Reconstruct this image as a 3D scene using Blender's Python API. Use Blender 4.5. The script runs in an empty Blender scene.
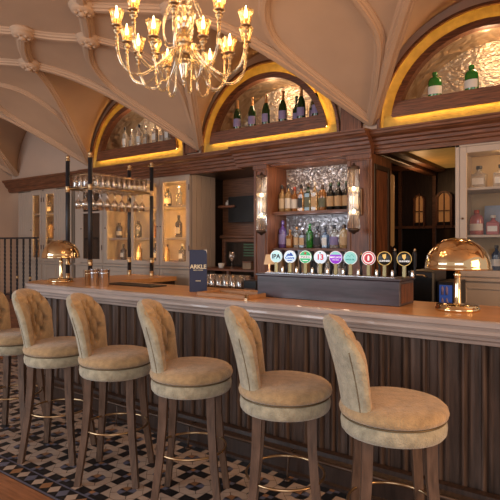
import bpy, bmesh, math, random
from math import sin, cos, pi, sqrt, radians, atan2, hypot
from mathutils import Vector, Matrix
random.seed(7)
S = bpy.context.scene
COL = S.collection
# ---------------------------------------------------------------- camera, world, lights, exposure
cd = bpy.data.cameras.new('camera'); cam = bpy.data.objects.new('camera', cd); COL.objects.link(cam)
cam.location = (0, 0, 1.5); cam.rotation_euler = (pi/2, 0, radians(36.0))
cd.sensor_width = 36; cd.lens = 36*509/500; cd.shift_y = -7/500; cd.clip_start = .02
S.camera = cam
w = bpy.data.worlds.new('room_air'); S.world = w; w.use_nodes = True
bg = w.node_tree.nodes['Background']; bg.inputs[0].default_value = (1.0, .80, .66, 1); bg.inputs[1].default_value = .60
def area(name, loc, target, sx, sy, power, color):
    l = bpy.data.lights.new(name, 'AREA'); l.shape = 'RECTANGLE'; l.size = sx; l.size_y = sy; l.energy = power; l.color = color
    o = bpy.data.objects.new(name, l); COL.objects.link(o); o.location = loc
    o.rotation_euler = (Vector(target)-Vector(loc)).to_track_quat('-Z', 'Y').to_euler(); return o
area('window_daylight', (-5.5, -2.6, 1.9), (-2.5, 3, .8), 4.0, 2.2, 165, (.78, .89, 1.0))
area('window_daylight_behind', (1.2, -2.6, 1.9), (-1, 3, .9), 3.0, 2.2, 70, (.85, .92, 1.0))
area('warm_room_light', (3.4, 2.2, 2.3), (-3, 2.6, 1.0), 2.2, 1.6, 130, (1.0, .56, .25))
def point(name, loc, power, color, r=.03):
    l = bpy.data.lights.new(name, 'POINT'); l.energy = power; l.color = color; l.shadow_soft_size = r
    o = bpy.data.objects.new(name, l); COL.objects.link(o); o.location = loc; return o
vs = S.view_settings; vs.view_transform = 'Standard'; vs.look = 'None'; vs.gamma = 1; vs.use_curve_mapping = False
vs.exposure = 0.0
try: S.cycles.use_denoising = True
except Exception: pass
S.cycles.max_bounces = 8; S.cycles.transparent_max_bounces = 24; S.cycles.sample_clamp_indirect = 6

# ---------------------------------------------------------------- materials
M = {}
def newmat(name):
    m = bpy.data.materials.new(name); m.use_nodes = True; nt = m.node_tree
    return m, nt, nt.nodes['Principled BSDF']
def pm(name, col, rough=.6, metal=0, var=.12, scale=8, bump=0, stretch=(1,1,1), emis=None, es=0, trans=0, coat=0, sheen=0, detail=4, bscale=None, col2=None, spec=.5, ior=1.45):
    m, nt, b = newmat(name); L = nt.links
    b.inputs['Roughness'].default_value = rough; b.inputs['Metallic'].default_value = metal
    b.inputs['Transmission Weight'].default_value = trans; b.inputs['Coat Weight'].default_value = coat
    b.inputs['Sheen Weight'].default_value = sheen; b.inputs['Specular IOR Level'].default_value = spec; b.inputs['IOR'].default_value = ior
    tc = nt.nodes.new('ShaderNodeTexCoord'); mp = nt.nodes.new('ShaderNodeMapping'); mp.inputs['Scale'].default_value = stretch
    L.new(tc.outputs['Object'], mp.inputs['Vector'])
    n = nt.nodes.new('ShaderNodeTexNoise'); n.inputs['Scale'].default_value = scale; n.inputs['Detail'].default_value = detail
    L.new(mp.outputs[0], n.inputs['Vector'])
    r = nt.nodes.new('ShaderNodeValToRGB'); L.new(n.outputs['Fac'], r.inputs[0])
    c2 = col2 or tuple(c*(1+var) for c in col); c1 = tuple(c*(1-var) for c in col)
    r.color_ramp.elements[0].position = .3; r.color_ramp.elements[1].position = .7
    r.color_ramp.elements[0].color = (*c1, 1); r.color_ramp.elements[1].color = (*c2, 1)
    L.new(r.outputs[0], b.inputs['Base Color'])
    if bump:
        bn = n
        if bscale:
            bn = nt.nodes.new('ShaderNodeTexNoise'); bn.inputs['Scale'].default_value = bscale; L.new(mp.outputs[0], bn.inputs['Vector'])
        bp = nt.nodes.new('ShaderNodeBump'); bp.inputs['Strength'].default_value = bump; bp.inputs['Distance'].default_value = .02
        L.new(bn.outputs['Fac'], bp.inputs['Height']); L.new(bp.outputs[0], b.inputs['Normal'])
    if emis: b.inputs['Emission Color'].default_value = (*emis, 1); b.inputs['Emission Strength'].default_value = es
    M[name] = m; return m
def hammered(name, col, scale, strength, rough=.25, stretch=(1,1,1)):
    m, nt, b = newmat(name); L = nt.links
    b.inputs['Base Color'].default_value = (*col, 1); b.inputs['Metallic'].default_value = .9; b.inputs['Roughness'].default_value = rough
    tc = nt.nodes.new('ShaderNodeTexCoord'); mp = nt.nodes.new('ShaderNodeMapping'); mp.inputs['Scale'].default_value = stretch; L.new(tc.outputs['Object'], mp.inputs['Vector'])
    nz = nt.nodes.new('ShaderNodeTexNoise'); nz.inputs['Scale'].default_value = scale*.6; L.new(mp.outputs[0], nz.inputs['Vector'])
    mx = nt.nodes.new('ShaderNodeMixRGB'); mx.inputs[0].default_value = .12; L.new(mp.outputs[0], mx.inputs[1]); L.new(nz.outputs['Color'], mx.inputs[2])
    v = nt.nodes.new('ShaderNodeTexVoronoi'); v.feature = 'SMOOTH_F1'; v.inputs['Scale'].default_value = scale; L.new(mx.outputs[0], v.inputs['Vector'])
    bp = nt.nodes.new('ShaderNodeBump'); bp.inputs['Strength'].default_value = strength; bp.inputs['Distance'].default_value = .04
    L.new(v.outputs['Distance'], bp.inputs['Height']); L.new(bp.outputs[0], b.inputs['Normal'])
    M[name] = m
def thin_glass(name, col, clear, rough=.03, transl=0):
    m = bpy.data.materials.new(name); m.use_nodes = True; nt = m.node_tree; nt.nodes.clear(); L = nt.links
    o = nt.nodes.new('ShaderNodeOutputMaterial'); mx = nt.nodes.new('ShaderNodeMixShader')
    t = nt.nodes.new('ShaderNodeBsdfTransparent'); t.inputs[0].default_value = (*col, 1)
    g = nt.nodes.new('ShaderNodeBsdfGlossy'); g.inputs['Roughness'].default_value = rough; g.inputs[0].default_value = (*[min(1, c+.1) for c in col], 1)
    lw = nt.nodes.new('ShaderNodeLayerWeight'); lw.inputs[0].default_value = 1-clear
    mr = nt.nodes.new('ShaderNodeMapRange'); mr.inputs[3].default_value = (1-clear)*.5; mr.inputs[4].default_value = .95
    L.new(lw.outputs['Facing'], mr.inputs[0]); L.new(mr.outputs[0], mx.inputs[0]); L.new(t.outputs[0], mx.inputs[1])
    if transl:
        m2 = nt.nodes.new('ShaderNodeMixShader'); m2.inputs[0].default_value = transl
        tr = nt.nodes.new('ShaderNodeBsdfTranslucent'); tr.inputs[0].default_value = (*col, 1)
        L.new(g.outputs[0], m2.inputs[1]); L.new(tr.outputs[0], m2.inputs[2]); L.new(m2.outputs[0], mx.inputs[2])
    else: L.new(g.outputs[0], mx.inputs[2])
    L.new(mx.outputs[0], o.inputs[0]); M[name] = m
pm('plaster', (.50, .325, .21), .75, var=.05, scale=2.5)
pm('plaster_wall', (.56, .40, .30), .8, var=.04, scale=2)
pm('wood', (.14, .058, .028), .45, var=.45, scale=5, stretch=(1, 6, 14), bump=.1)
pm('wood_x', (.145, .053, .024), .42, var=.5, scale=6, stretch=(1.2, 9, 16), bump=.12)
pm('wood_upright', (.155, .056, .025), .42, var=.45, scale=6, stretch=(14, 9, 1), bump=.1)
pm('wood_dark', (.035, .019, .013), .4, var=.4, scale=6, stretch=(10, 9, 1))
pm('reed_wood', (.082, .052, .039), .42, var=.5, scale=5, stretch=(7, 7, .7), bump=.2)
pm('stool_leg_wood', (.115, .068, .045), .42, var=.35, scale=8, stretch=(8, 8, 1.2), bump=.05)
pm('tap_box_wood', (.05, .036, .046), .35, var=.45, scale=4, stretch=(1, 3, 9), coat=.3)
pm('counter_stone_warm_lit', (.62, .31, .12), .3, var=.16, scale=4, stretch=(.5, 3, 9), coat=.0)  # warm light and reflections on the top are mixed into the stone colour
pm('counter_stone', (.45, .37, .33), .3, var=.2, scale=4, stretch=(.5, 3, 9), coat=.5)
pm('gold_leaf', (.46, .285, .05), .5, metal=.3, var=.15, scale=16, bump=.25)
pm('cabinet_paint', (.44, .355, .285), .5, var=.04, scale=3)
pm('cabinet_inside', (.52, .38, .22), .6, var=.05, scale=3)
pm('brass', (.80, .63, .39), .09, metal=1, var=.05, scale=5)
pm('aged_brass', (.52, .36, .2), .28, metal=1, var=.15, scale=12)
pm('black_metal', (.017, .019, .026), .42, var=.2, scale=10)
pm('bronze', (.09, .06, .045), .4, metal=.6, var=.2)
pm('steel', (.72, .73, .76), .18, metal=1, var=.15, scale=12)
pm('velvet', (.42, .37, .255), .9, var=.24, scale=26, bump=.45, bscale=120, sheen=.4, detail=10)
pm('velvet_warm_lit', (.45, .30, .15), .9, var=.24, scale=22, bump=.45, bscale=120, sheen=.4, detail=10)  # same velvet, with orange room light put into cushion and inner back colour
pm('nail', (.17, .12, .06), .45, metal=.4)
pm('plank', (.30, .125, .055), .32, var=.35, scale=5, stretch=(1, 8, 1), coat=.2)
pm('tile_light', (.45, .335, .255), .33, var=.1, scale=5)
pm('tile_black', (.013, .012, .013), .3, var=.3)
pm('tile_blue', (.12, .12, .165), .32, var=.2)
pm('tile_tan', (.30, .145, .065), .33, var=.25)
pm('grout', (.16, .125, .105), .7)
pm('dark_bottle', (.006, .007, .006), .08, coat=.5)
pm('green_glass', (.010, .035, .010), .06, coat=.5, var=.3)
pm('bright_green_glass', (.03, .24, .03), .06, trans=.5, coat=.4)
pm('emerald_glass', (.03, .20, .03), .06, trans=.25, coat=.5)
pm('amber_spirit', (.52, .21, .05), .07, trans=.55, coat=.5)
pm('pale_spirit', (.70, .45, .20), .07, trans=.6, coat=.5)
pm('clear_glass', (.75, .70, .62), .05, trans=.75, coat=.4)
pm('smoke_glass', (.16, .14, .14), .06, trans=.6, coat=.4)
pm('blue_print', (.30, .38, .52), .25, var=.35, scale=3)
pm('purple_glass', (.10, .05, .16), .1, coat=.5)
pm('blue_glass', (.10, .14, .22), .1, trans=.4, coat=.5)
pm('pink_glass', (.62, .19, .20), .08, trans=.4, coat=.5)
pm('cream_paper', (.58, .47, .33), .7, var=.06)
pm('white_paper', (.66, .62, .56), .7, var=.06)
pm('tan_paper', (.48, .30, .15), .7, var=.1)
pm('black_paper', (.03, .028, .03), .6)
pm('lilac_paper', (.22, .17, .30), .6)
pm('olive_paper', (.12, .12, .07), .6)
pm('red_wax', (.35, .05, .03), .4)
pm('copper_foil', (.42, .20, .07), .35, metal=.5)
pm('navy_card', (.018, .022, .062), .45, var=.08)
pm('ink_cream', (.70, .62, .42), .6, var=.02)
pm('cork_box', (.26, .17, .10), .7, var=.25)
pm('screen', (.006, .007, .008), .25)
pm('screen_blue', (.02, .04, .15), .3, emis=(.12, .25, .9), es=.16)
pm('machine_black', (.012, .011, .012), .35)
pm('linen_shade', (.6, .42, .26), .8, emis=(1, .55, .25), es=.25)
pm('white_ceramic', (.6, .55, .48), .35)
pm('oak_tray', (.38, .20, .09), .4, var=.2, scale=6, stretch=(1, 6, 6))
pm('mat_black', (.02, .018, .018), .5)
pm('lit_amber', (.5, .22, .08), .6, emis=(1, .42, .12), es=.12)
pm('cove_gold_lit', (.5, .28, .07), .5, emis=(1, .5, .12), es=.14)  # emission stands in for the light falling on the gold coffer
pm('tap_column', (.50, .46, .26), .25, metal=.5)
pm('dark_mirror', (.10, .085, .075), .12, metal=.8)
pm('green_blind', (.05, .10, .05), .3)
hammered('hammered_silver', (.62, .58, .58), 34, .8, .3)
hammered('hammered_bronze', (.44, .33, .22), 12, .8, .35)
hammered('crinkled_pewter', (.66, .53, .38), 24, .5, .45, (1, 1, 2.2))
thin_glass('thin_glass', (.97, .95, .92), .62)
thin_glass('pane_glass', (.95, .95, .95), .95)
thin_glass('fluted_glass', (.93, .88, .82), .70, .12)
thin_glass('crystal', (.97, .90, .78), .60, .04, .05)
thin_glass('amber_cup', (1.0, .82, .55), .72, .10, .16)
def emi(name, col, s):
    m = bpy.data.materials.new(name); m.use_nodes = True; nt = m.node_tree; nt.nodes.clear()
    e = nt.nodes.new('ShaderNodeEmission'); e.inputs[0].default_value = (*col, 1); e.inputs[1].default_value = s
    o = nt.nodes.new('ShaderNodeOutputMaterial'); nt.links.new(e.outputs[0], o.inputs[0]); M[name] = m
emi('flame', (1, .74, .42), 26)
emi('led_gold', (1, .62, .18), 24)
emi('led_cabinet', (1, .56, .17), 110)
emi('led_soft', (1, .56, .17), 35)
emi('bulb', (1, .72, .42), 22)
# illuminated badges
for nm, c in dict(badge_pale=(.50, .80, .85), badge_white=(.62, .80, .95), badge_green=(.05, .45, .20), badge_purple=(.28, .05, .60), badge_aqua=(.25, .60, .58), badge_black=(.012, .012, .012), badge_red=(.45, .03, .05), ink_black=(.01, .01, .015), ink_white=(.85, .85, .85), ink_red=(.55, .02, .03), ink_blue=(.03, .08, .35), ink_gold=(.75, .50, .15), ink_teal=(.03, .22, .20)).items():
    pm(nm, c, .35, var=.02, emis=c, es=.5 if 'black' not in nm else 0)

# ---------------------------------------------------------------- mesh helpers
class MB:
    def __init__(s): s.v = []; s.f = []; s.m = []; s.sm = []
    def add(s, vs, fs, mi=0, smooth=False):
        b = len(s.v); s.v += [tuple(v) for v in vs]
        for f in fs: s.f.append([i+b for i in f]); s.m.append(mi); s.sm.append(smooth)
        return s
    def box(s, x0, x1, y0, y1, z0, z1, mi=0, ch=0):
        if ch:
            c = min(ch, (x1-x0)*.45, (y1-y0)*.45, (z1-z0)*.45)
            vs = []
            for X, sx in ((x0, 1), (x1, -1)):
                for Y, sy in ((y0, 1), (y1, -1)):
                    for Z, sz in ((z0, 1), (z1, -1)):
                        vs += [(X, Y+sy*c, Z+sz*c), (X+sx*c, Y, Z+sz*c), (X+sx*c, Y+sy*c, Z)]
            bm = bmesh.new(); bv = [bm.verts.new(v) for v in vs]
            r = bmesh.ops.convex_hull(bm, input=bv); bm.normal_update()
            bm.verts.index_update(); s.add([v.co for v in bm.verts], [[v.index for v in f.verts] for f in bm.faces], mi); bm.free(); return s
        vs = [(x, y, z) for x in (x0, x1) for y in (y0, y1) for z in (z0, z1)]
        return s.add(vs, [(0, 1, 3, 2), (4, 6, 7, 5), (0, 4, 5, 1), (2, 3, 7, 6), (0, 2, 6, 4), (1, 5, 7, 3)], mi)
    def lathe(s, prof, n=20, c=(0, 0, 0), mi=0, sx=1, sy=1, smooth=True, flute=0, nf=12):
        vs = []; k = len(prof)
        for i in range(n):
            a = 2*pi*i/n; q = 1+flute*cos(nf*a)
            for r, z in prof: vs.append((c[0]+r*q*cos(a)*sx, c[1]+r*q*sin(a)*sy, c[2]+z))
        fs = []
        for i in range(n):
            j = (i+1) % n
            for t in range(k-1): fs.append((i*k+t, j*k+t, j*k+t+1, i*k+t+1))
        if prof[0][0] > 1e-5: fs.append([i*k for i in range(n)][::-1])
        if prof[-1][0] > 1e-5: fs.append([i*k+k-1 for i in range(n)])
        return s.add(vs, fs, mi, smooth)
    def lathe_open(s, prof, **k):
        f0 = len(s.f); s.lathe(prof, **k)
        for i in range(len(s.f)-1, f0-1, -1):
            if len(s.f[i]) > 4: del s.f[i], s.m[i], s.sm[i]
        return s
    def tube(s, pts, r, n=8, mi=0, closed=False, caps=True):
        pts = [Vector(p) for p in pts]; N = len(pts); vs = []
        up = None
        for i, p in enumerate(pts):
            if closed: t = pts[(i+1) % N]-pts[i-1]
            else: t = pts[min(i+1, N-1)]-pts[max(i-1, 0)]
            t.normalize()
            if up is None: up = Vector((0, 0, 1)) if abs(t.z) < .9 else Vector((1, 0, 0))
            a = t.cross(up)
            if a.length < 1e-4: up = Vector((1, .1, 0)); a = t.cross(up)
            a.normalize(); b = a.cross(t).normalized(); up = b
            rr = r[i] if isinstance(r, (list, tuple)) else r
            for k in range(n): th = 2*pi*k/n; vs.append(p+a*cos(th)*rr+b*sin(th)*rr)
        fs = []
        for i in range(N if closed else N-1):
            j = (i+1) % N
            for k in range(n): l = (k+1) % n; fs.append((i*n+k, i*n+l, j*n+l, j*n+k))
        if not closed and caps: fs += [list(range(n))[::-1], [(N-1)*n+k for k in range(n)]]
        return s.add(vs, fs, mi, True)
    def prism(s, poly, y0, y1, mi=0):            # poly in XZ, extruded along Y
        n = len(poly); vs = [(x, y0, z) for x, z in poly]+[(x, y1, z) for x, z in poly]
        return s.add(vs, [list(range(n)), list(range(n, 2*n))[::-1]]+[(i, i+n, (i+1) % n+n, (i+1) % n) for i in range(n)], mi)
    def sweep(s, path, prof, normals, mi=0, smooth=False):   # prof (across, out); frames given per point: (across vec, out vec)
        vs = []; k = len(prof)
        for p, (A, O) in zip(path, normals):
            for a, o in prof: vs.append(Vector(p)+A*a+O*o)
        fs = [(i*k+j, i*k+j+1, (i+1)*k+j+1, (i+1)*k+j) for i in range(len(path)-1) for j in range(k-1)]
        fs += [list(range(k)), [(len(path)-1)*k+j for j in range(k)][::-1]]
        return s.add(vs, fs, mi, smooth)
    def grid(s, rows, mi=0, smooth=True):
        nr = len(rows); nc = len(rows[0]); vs = [p for r in rows for p in r]
        return s.add(vs, [(i*nc+j, i*nc+j+1, (i+1)*nc+j+1, (i+1)*nc+j) for i in range(nr-1) for j in range(nc-1)], mi, smooth)
    def mesh(s, name, mats):
        me = bpy.data.meshes.new(name); me.from_pydata(s.v, [], s.f)
        for m in (mats if isinstance(mats, (list, tuple)) else [mats]): me.materials.append(M[m])
        me.polygons.foreach_set('material_index', s.m); me.polygons.foreach_set('use_smooth', s.sm); me.update()
        bm = bmesh.new(); bm.from_mesh(me); bmesh.ops.recalc_face_normals(bm, faces=bm.faces); bm.to_mesh(me); bm.free()
        return me
    def build(s, name, mats, parent=None, loc=None, rz=0):
        o = bpy.data.objects.new(name, s.mesh(name, mats)); COL.objects.link(o)
        if parent: o.parent = parent
        if loc: o.location = loc
        if rz: o.rotation_euler.z = rz
        return o
def tag(o, label=None, cat=None, group=None, kind=None):
    if label: o['label'] = label
    if cat: o['category'] = cat
    if group: o['group'] = group
    if kind: o['kind'] = kind
    return o
def struct(o): o['kind'] = 'structure'; return o
def thing(name, label, cat, loc=(0, 0, 0), rz=0, group=None):
    o = bpy.data.objects.new(name, None); COL.objects.link(o); o.location = loc; o.rotation_euler.z = rz; o.empty_display_size = .1
    return tag(o, label, cat, group)
def dup(root, loc, rz=0, label=None, group=None):
    r = root.copy(); COL.objects.link(r); r.location = loc; r.rotation_euler = (0, 0, rz)
    if label: r['label'] = label
    if group: r['group'] = group
    def rec(a, b):
        for ch in [c for c in ALL(a)]:
            c = ch.copy(); COL.objects.link(c); c.parent = b; rec(ch, c)
    rec(root, r); return r
def ALL(a): return [c for c in bpy.data.objects if c.parent == a]
def text(body, size, mat, parent, loc, rot, name='lettering', ext=.0004):
    c = bpy.data.curves.new('t', 'FONT'); c.body = body; c.size = size; c.extrude = ext; c.offset = size*.03; c.align_x = 'CENTER'; c.align_y = 'CENTER'
    o = bpy.data.objects.new('t', c); COL.objects.link(o); dg = bpy.context.evaluated_depsgraph_get(); dg.update()
    me = bpy.data.meshes.new_from_object(o.evaluated_get(dg)); bpy.data.objects.remove(o); me.materials.clear(); me.materials.append(M[mat])
    r = bpy.data.objects.new(name, me); COL.objects.link(r); r.parent = parent; r.location = loc; r.rotation_euler = rot; return r

# ================================================================ STRUCTURE
WY = 4.65
TIPS = [-10.35, -8.25, -6.27, -4.13, -1.93, .25, 2.4]
PROF = [(-3, 3.62), (0, 3.61), (1.2, 3.60), (2, 3.58), (2.4, 3.555), (2.8, 3.51), (3.1, 3.46), (3.4, 3.39), (3.7, 3.26), (4.03, 3.07), (4.3, 2.89), (4.65, 2.66)]
def g(y):
    for i in range(len(PROF)-1):
        (a, za), (b, zb) = PROF[i], PROF[i+1]
        if y <= b or i == len(PROF)-2:
            def sl(j):
                j0, j1 = max(j-1, 0), min(j+1, len(PROF)-1); return (PROF[j1][1]-PROF[j0][1])/(PROF[j1][0]-PROF[j0][0])
            h = b-a; t = (y-a)/h; m0, m1 = sl(i)*h, sl(i+1)*h
            return (2*t**3-3*t*t+1)*za+(t**3-2*t*t+t)*m0+(-2*t**3+3*t*t)*zb+(t**3-t*t)*m1
def gn(y):
    d = (g(y+.01)-g(y-.01))/.02; return Vector((0, d, -1)).normalized()
APY = 3.08
def groinY(u): return WY-(WY-APY)*(1-u)
ceil_ = MB()
for b in range(6):
    x0, x1 = TIPS[b], TIPS[b+1]; cx, hw = (x0+x1)/2, (x1-x0)/2
    main, lun = [], []
    N = 28
    for i in range(N+1):
        s_ = sin(-pi/2+pi*i/N); X = cx+hw*s_; gy = groinY(abs(s_))
        ys = [gy-(gy-APY)*k/8 for k in range(8)]+[APY-(APY+3)*(k/16)**1.3 for k in range(17)] if abs(s_) > 1e-6 else [APY]*8+[APY-(APY+3)*(k/16)**1.3 for k in range(17)]
        main.append([(X, y, g(y)) for y in ys])
        zw = 2.66+.97*sqrt(max(0, 1-s_*s_)); zg = g(gy)
        lun.append([(X, WY+(gy-WY)*k/8, zw+(zg-zw)*(k/8)**1.0) for k in range(9)])
    ceil_.grid(main); ceil_.grid(lun)
ceiling = struct(ceil_.build('ceiling', 'plaster'))
RIB = [(-.062, -.005), (-.062, .014), (-.048, .020), (-.040, .034), (-.024, .036), (-.018, .052), (.018, .052), (.024, .036), (.040, .034), (.048, .020), (.062, .014), (.062, -.005)]
def catmull(pts, n=8):
    P = [Vector(p) for p in pts]; P = [P[0]*2-P[1]]+P+[P[-1]*2-P[-2]]; out = []
    for i in range(1, len(P)-2):
        for k in range(n):
            t = k/n; a, b, c, d = P[i-1], P[i], P[i+1], P[i+2]
            out.append(.5*((2*b)+(c-a)*t+(2*a-5*b+4*c-d)*t*t+(3*b-a-3*c+d)*t**3))
    return out+[P[-2]]
def rib(plan, scale=1.0):
    pl = catmull([(x, y, 0) for x, y in plan]); path = [Vector((p.x, min(p.y, WY-.005), g(min(p.y, WY)))) for p in pl]; fr = []
    for i, p in enumerate(path):
        t = (path[min(i+1, len(path)-1)]-path[max(i-1, 0)]).normalized(); O = gn(p.y); A = t.cross(O).normalized()
        fr.append((A*scale, O*scale))
    return MB().sweep(path, RIB, fr).build('rib', 'plaster', ceiling)
def boss(x, y):
    m = MB(); m.lathe([(0, -.085), (.02, -.083), (.035, -.07), (.03, -.06), (.06, -.062), (.095, -.05), (.105, -.03), (.095, -.018), (.12, -.012), (.125, .0), (.11, .02)], n=28)
    for k in range(6):
        a = k*pi/3; m.lathe([(0, -.072), (.016, -.066), (.022, -.055), (.016, -.045)], n=10, c=(.055*cos(a), .055*sin(a), 0))
    o = m.build('boss', 'plaster', ceiling, (x, y, g(y)-.012))
    n = gn(y); o.rotation_euler = Vector((0, 0, -1)).rotation_difference(n).to_euler()
for b in range(1, 6):
    tx = TIPS[b]; lcx = (TIPS[b-1]+tx)/2; rcx = (TIPS[b+1]+tx)/2
    rib([(tx, WY-.01), ((tx+lcx)/2, (WY+APY)/2), (lcx, APY)]); rib([(tx, WY-.01), ((tx+rcx)/2, (WY+APY)/2), (rcx, APY)])
    rib([(tx-.04, 3.05), (tx-.36, 3.34), (tx-.49, 3.64), (tx-.42, 3.92), (tx-.20, 4.30), (tx-.03, 4.58)], .8)
    rib([(tx+.04, 3.05), (tx+.28, 3.38), (tx+.37, 3.72), (tx+.36, 3.95), (tx+.19, 4.30), (tx+.03, 4.58)], .8)
    rib([(lcx, APY), (tx-.80, 2.85), (tx-.48, 2.66)]); rib([(tx-.48, 2.66), (tx-.3, 2.85), (tx, 3.05)]); rib([(tx, 3.05), (tx+.2, 2.88), (tx+.42, 2.68)]); rib([(tx+.42, 2.68), (tx+.72, 2.86), (rcx, APY)])
    rib([(tx-.48, 2.66), (tx-.75, 2.45), (lcx, 2.15)]); rib([(tx+.42, 2.68), (tx+.75, 2.4), (rcx, 2.15)])
    for p in ((tx-.48, 2.66), (tx+.42, 2.68), (tx, 3.05), (rcx, APY), (rcx, 2.15)): boss(*p)
# back wall above the cornice with arched niches
ARCH = [None, None, (-5.27, .93), (-3.165, .915), (-.93, .93), None]
wb = MB(); SPR = 2.585
for b in range(6):
    x0, x1 = TIPS[b], TIPS[b+1]; cx, hw = (x0+x1)/2, (x1-x0)/2; N = 40
    def W(a): return (cx-hw*cos(a), 2.66+.97*sin(a))
    if ARCH[b]:
        ac, r = ARCH[b]
        wb.grid([[(ac-r*cos(pi*i/N), WY, SPR+r*sin(pi*i/N)), (W(pi*i/N)[0], WY, W(pi*i/N)[1])] for i in range(N+1)], smooth=False)
        wb.add([(x0, WY, SPR), (ac-r, WY, SPR), (x0, WY, 2.66)], [(0, 1, 2)]); wb.add([(x1, WY, SPR), (ac+r, WY, SPR), (x1, WY, 2.66)], [(0, 1, 2)])
    else:
        wb.grid([[(W(pi*i/N)[0], WY, SPR), (W(pi*i/N)[0], WY, W(pi*i/N)[1])] for i in range(N+1)], smooth=False)
    wb.add([(x0, WY, 2.36), (x1, WY, 2.36), (x1, WY, SPR), (x0, WY, SPR)], [(0, 1, 2, 3)])
wall_back = struct(wb.build('wall_back', 'plaster_wall'))
wl = MB(); wl.box(-8.5, -8.4, -3, 5, 0, 3.5); struct(wl.build('wall_left', 'plaster_wall'))
# wood piers beside arches
pier = MB(); pier.box(-2.235, -2.02, 4.60, 4.66, 2.60, 2.93); pier.box(-4.33, -4.15, 4.60, 4.66, 2.60, 2.90); struct(pier.build('trim_1', 'wood_upright'))
# niches
def arcstrip(ac, r0, r1, y0, y1, zs, mb, zb, mi=0, n=48):
    """arched ring (front y0, back y1) between radii r0<r1; legs run down to zb"""
    ring = []
    for i in range(n+1):
        a = pi*i/n; c, s = cos(a), sin(a)
        ring.append(((ac-r1*c, zs+r1*s), (ac-r0*c, zs+r0*s)))
    ring = [((ac-r1, zb), (ac-r0, zb))]+ring+[((ac+r1, zb), (ac+r0, zb))]
    rows = [[(o[0], y1, o[1]), (o[0], y0, o[1]), (i_[0], y0, i_[1]), (i_[0], y1, i_[1])] for o, i_ in ring]
    mb.grid(rows, mi, False)
where = ['left arch above the glass rack', 'middle arch above the bottle shelves', 'right arch above the tall cabinet']
for k, (ac, r) in enumerate([a for a in ARCH if a]):
    t = thing('arched_niche', 'gold-lit arched display niche with wooden rims, the '+where[k], 'niche', (ac, WY, SPR))
    ri = r-.155; zb = .095; zt = .22
    m = MB(); arcstrip(0, r-.026, r, -.05, .02, 0, m, 0); m.build('outer_frame', 'wood_x', t)
    m = MB()
    # gold band: shallow coved channel
    rows = []; n = 48
    for i in range(n+1):
        a = pi*i/n; rows.append([((rr)*-cos(a), yy, (rr)*sin(a)) for rr, yy in ((r-.026, -.02), (r-.05, .005), (r-.10, .018), (ri, .018))])
    m.grid(rows); m.box(-r+.026, r-.026, .0, .02, 0, .115)
    m.build('gold_band', 'gold_leaf', t)
    m = MB(); ring = [(-ri, zb)]+[(-ri*cos(pi*i/n), .0+ri*sin(pi*i/n)) for i in range(n+1) if ri*sin(pi*i/n) > zb]+[(ri, zb)]
    q = ri-.042; ring2 = [(-q, zb)]+[(-q*cos(pi*i/n), q*sin(pi*i/n)) for i in range(n+1) if ri*sin(pi*i/n) > zb]+[(q, zb)]
    m.grid([[(o[0], .02, o[1]), (o[0], -.036, o[1]), (o[0]*1.028, -.037, o[1]*1.028), (o[0]*1.028, -.047, o[1]*1.028), (i_[0], -.047, i_[1]), (i_[0], .03, i_[1])] for o, i_ in zip(ring, ring2)], 0, False)
    m.build('inner_frame', 'wood_x', t)
    hw_ = sqrt(ri*ri-zt*zt); m = MB(); m.prism([(-ri*.998, zb), (-ri*.985, zb+.06), (-hw_, zt), (hw_, zt), (ri*.985, zb+.06), (ri*.998, zb)], -.05, .36); m.box(-ri-.006, ri+.006, -.056, -.046, zb-.014, zb+.006); m.build('sill', 'wood_x', t)
    m = MB(); m.grid([[(p[0], .03, p[1]), (p[0], .12, p[1]), (p[0], .36, p[1])] for p in ring2]); m.build('soffit', 'hammered_bronze', t)
    m = MB(); m.prism(ring2, .36, .37); m.build('back_panel', 'crinkled_pewter', t)
    m = MB(); m.tube([(o[0]*1.006, -.026, o[1]*1.006) for o in ring], .004, 6); m.build('light_strip', 'led_gold', t); m = MB(); m.tube([(-ri, -.040, zb-.005), (ri, -.040, zb-.005)], .004, 6); m.build('light_strip', 'led_gold', t)
    point('niche_glow', (ac, WY+.10, SPR+.60), 5.0, (1, .66, .38), .06)
# cornices (swept along X)
def xsweep(name, x0, x1, prof, mat, parent=None):
    m = MB(); n = len(prof); m.add([(x, y, z) for x in (x0, x1) for y, z in prof], [(i, i+1, n+i+1, n+i) for i in range(n-1)]+[list(range(n)), list(range(n, 2*n))[::-1]]); o = m.build(name, mat, parent); return o
CP = [(4.66, 2.34), (4.585, 2.34), (4.585, 2.375), (4.57, 2.385), (4.57, 2.41), (4.55, 2.42), (4.545, 2.445), (4.52, 2.455), (4.515, 2.475), (4.48, 2.49), (4.46, 2.515), (4.45, 2.505), (4.45, 2.525), (4.44, 2.53), (4.44, 2.545), (4.66, 2.58)]
struct(xsweep('trim_2', -6.27, -3.45, CP, 'wood_x')); struct(xsweep('trim_3', -3.45, -1.87, [(y-.10, z) for y, z in CP[:-1]]+[(4.66, 2.575)], 'wood_x')); struct(xsweep('trim_4', -1.87, 1.6, CP, 'wood_x'))
struct(xsweep('trim_5', -8.4, -6.27, [(4.66, 2.35), (4.60, 2.35), (4.58, 2.37), (4.57, 2.41), (4.53, 2.44), (4.50, 2.50), (4.47, 2.52), (4.47, 2.545), (4.66, 2.545)], 'wood_x'))
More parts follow.
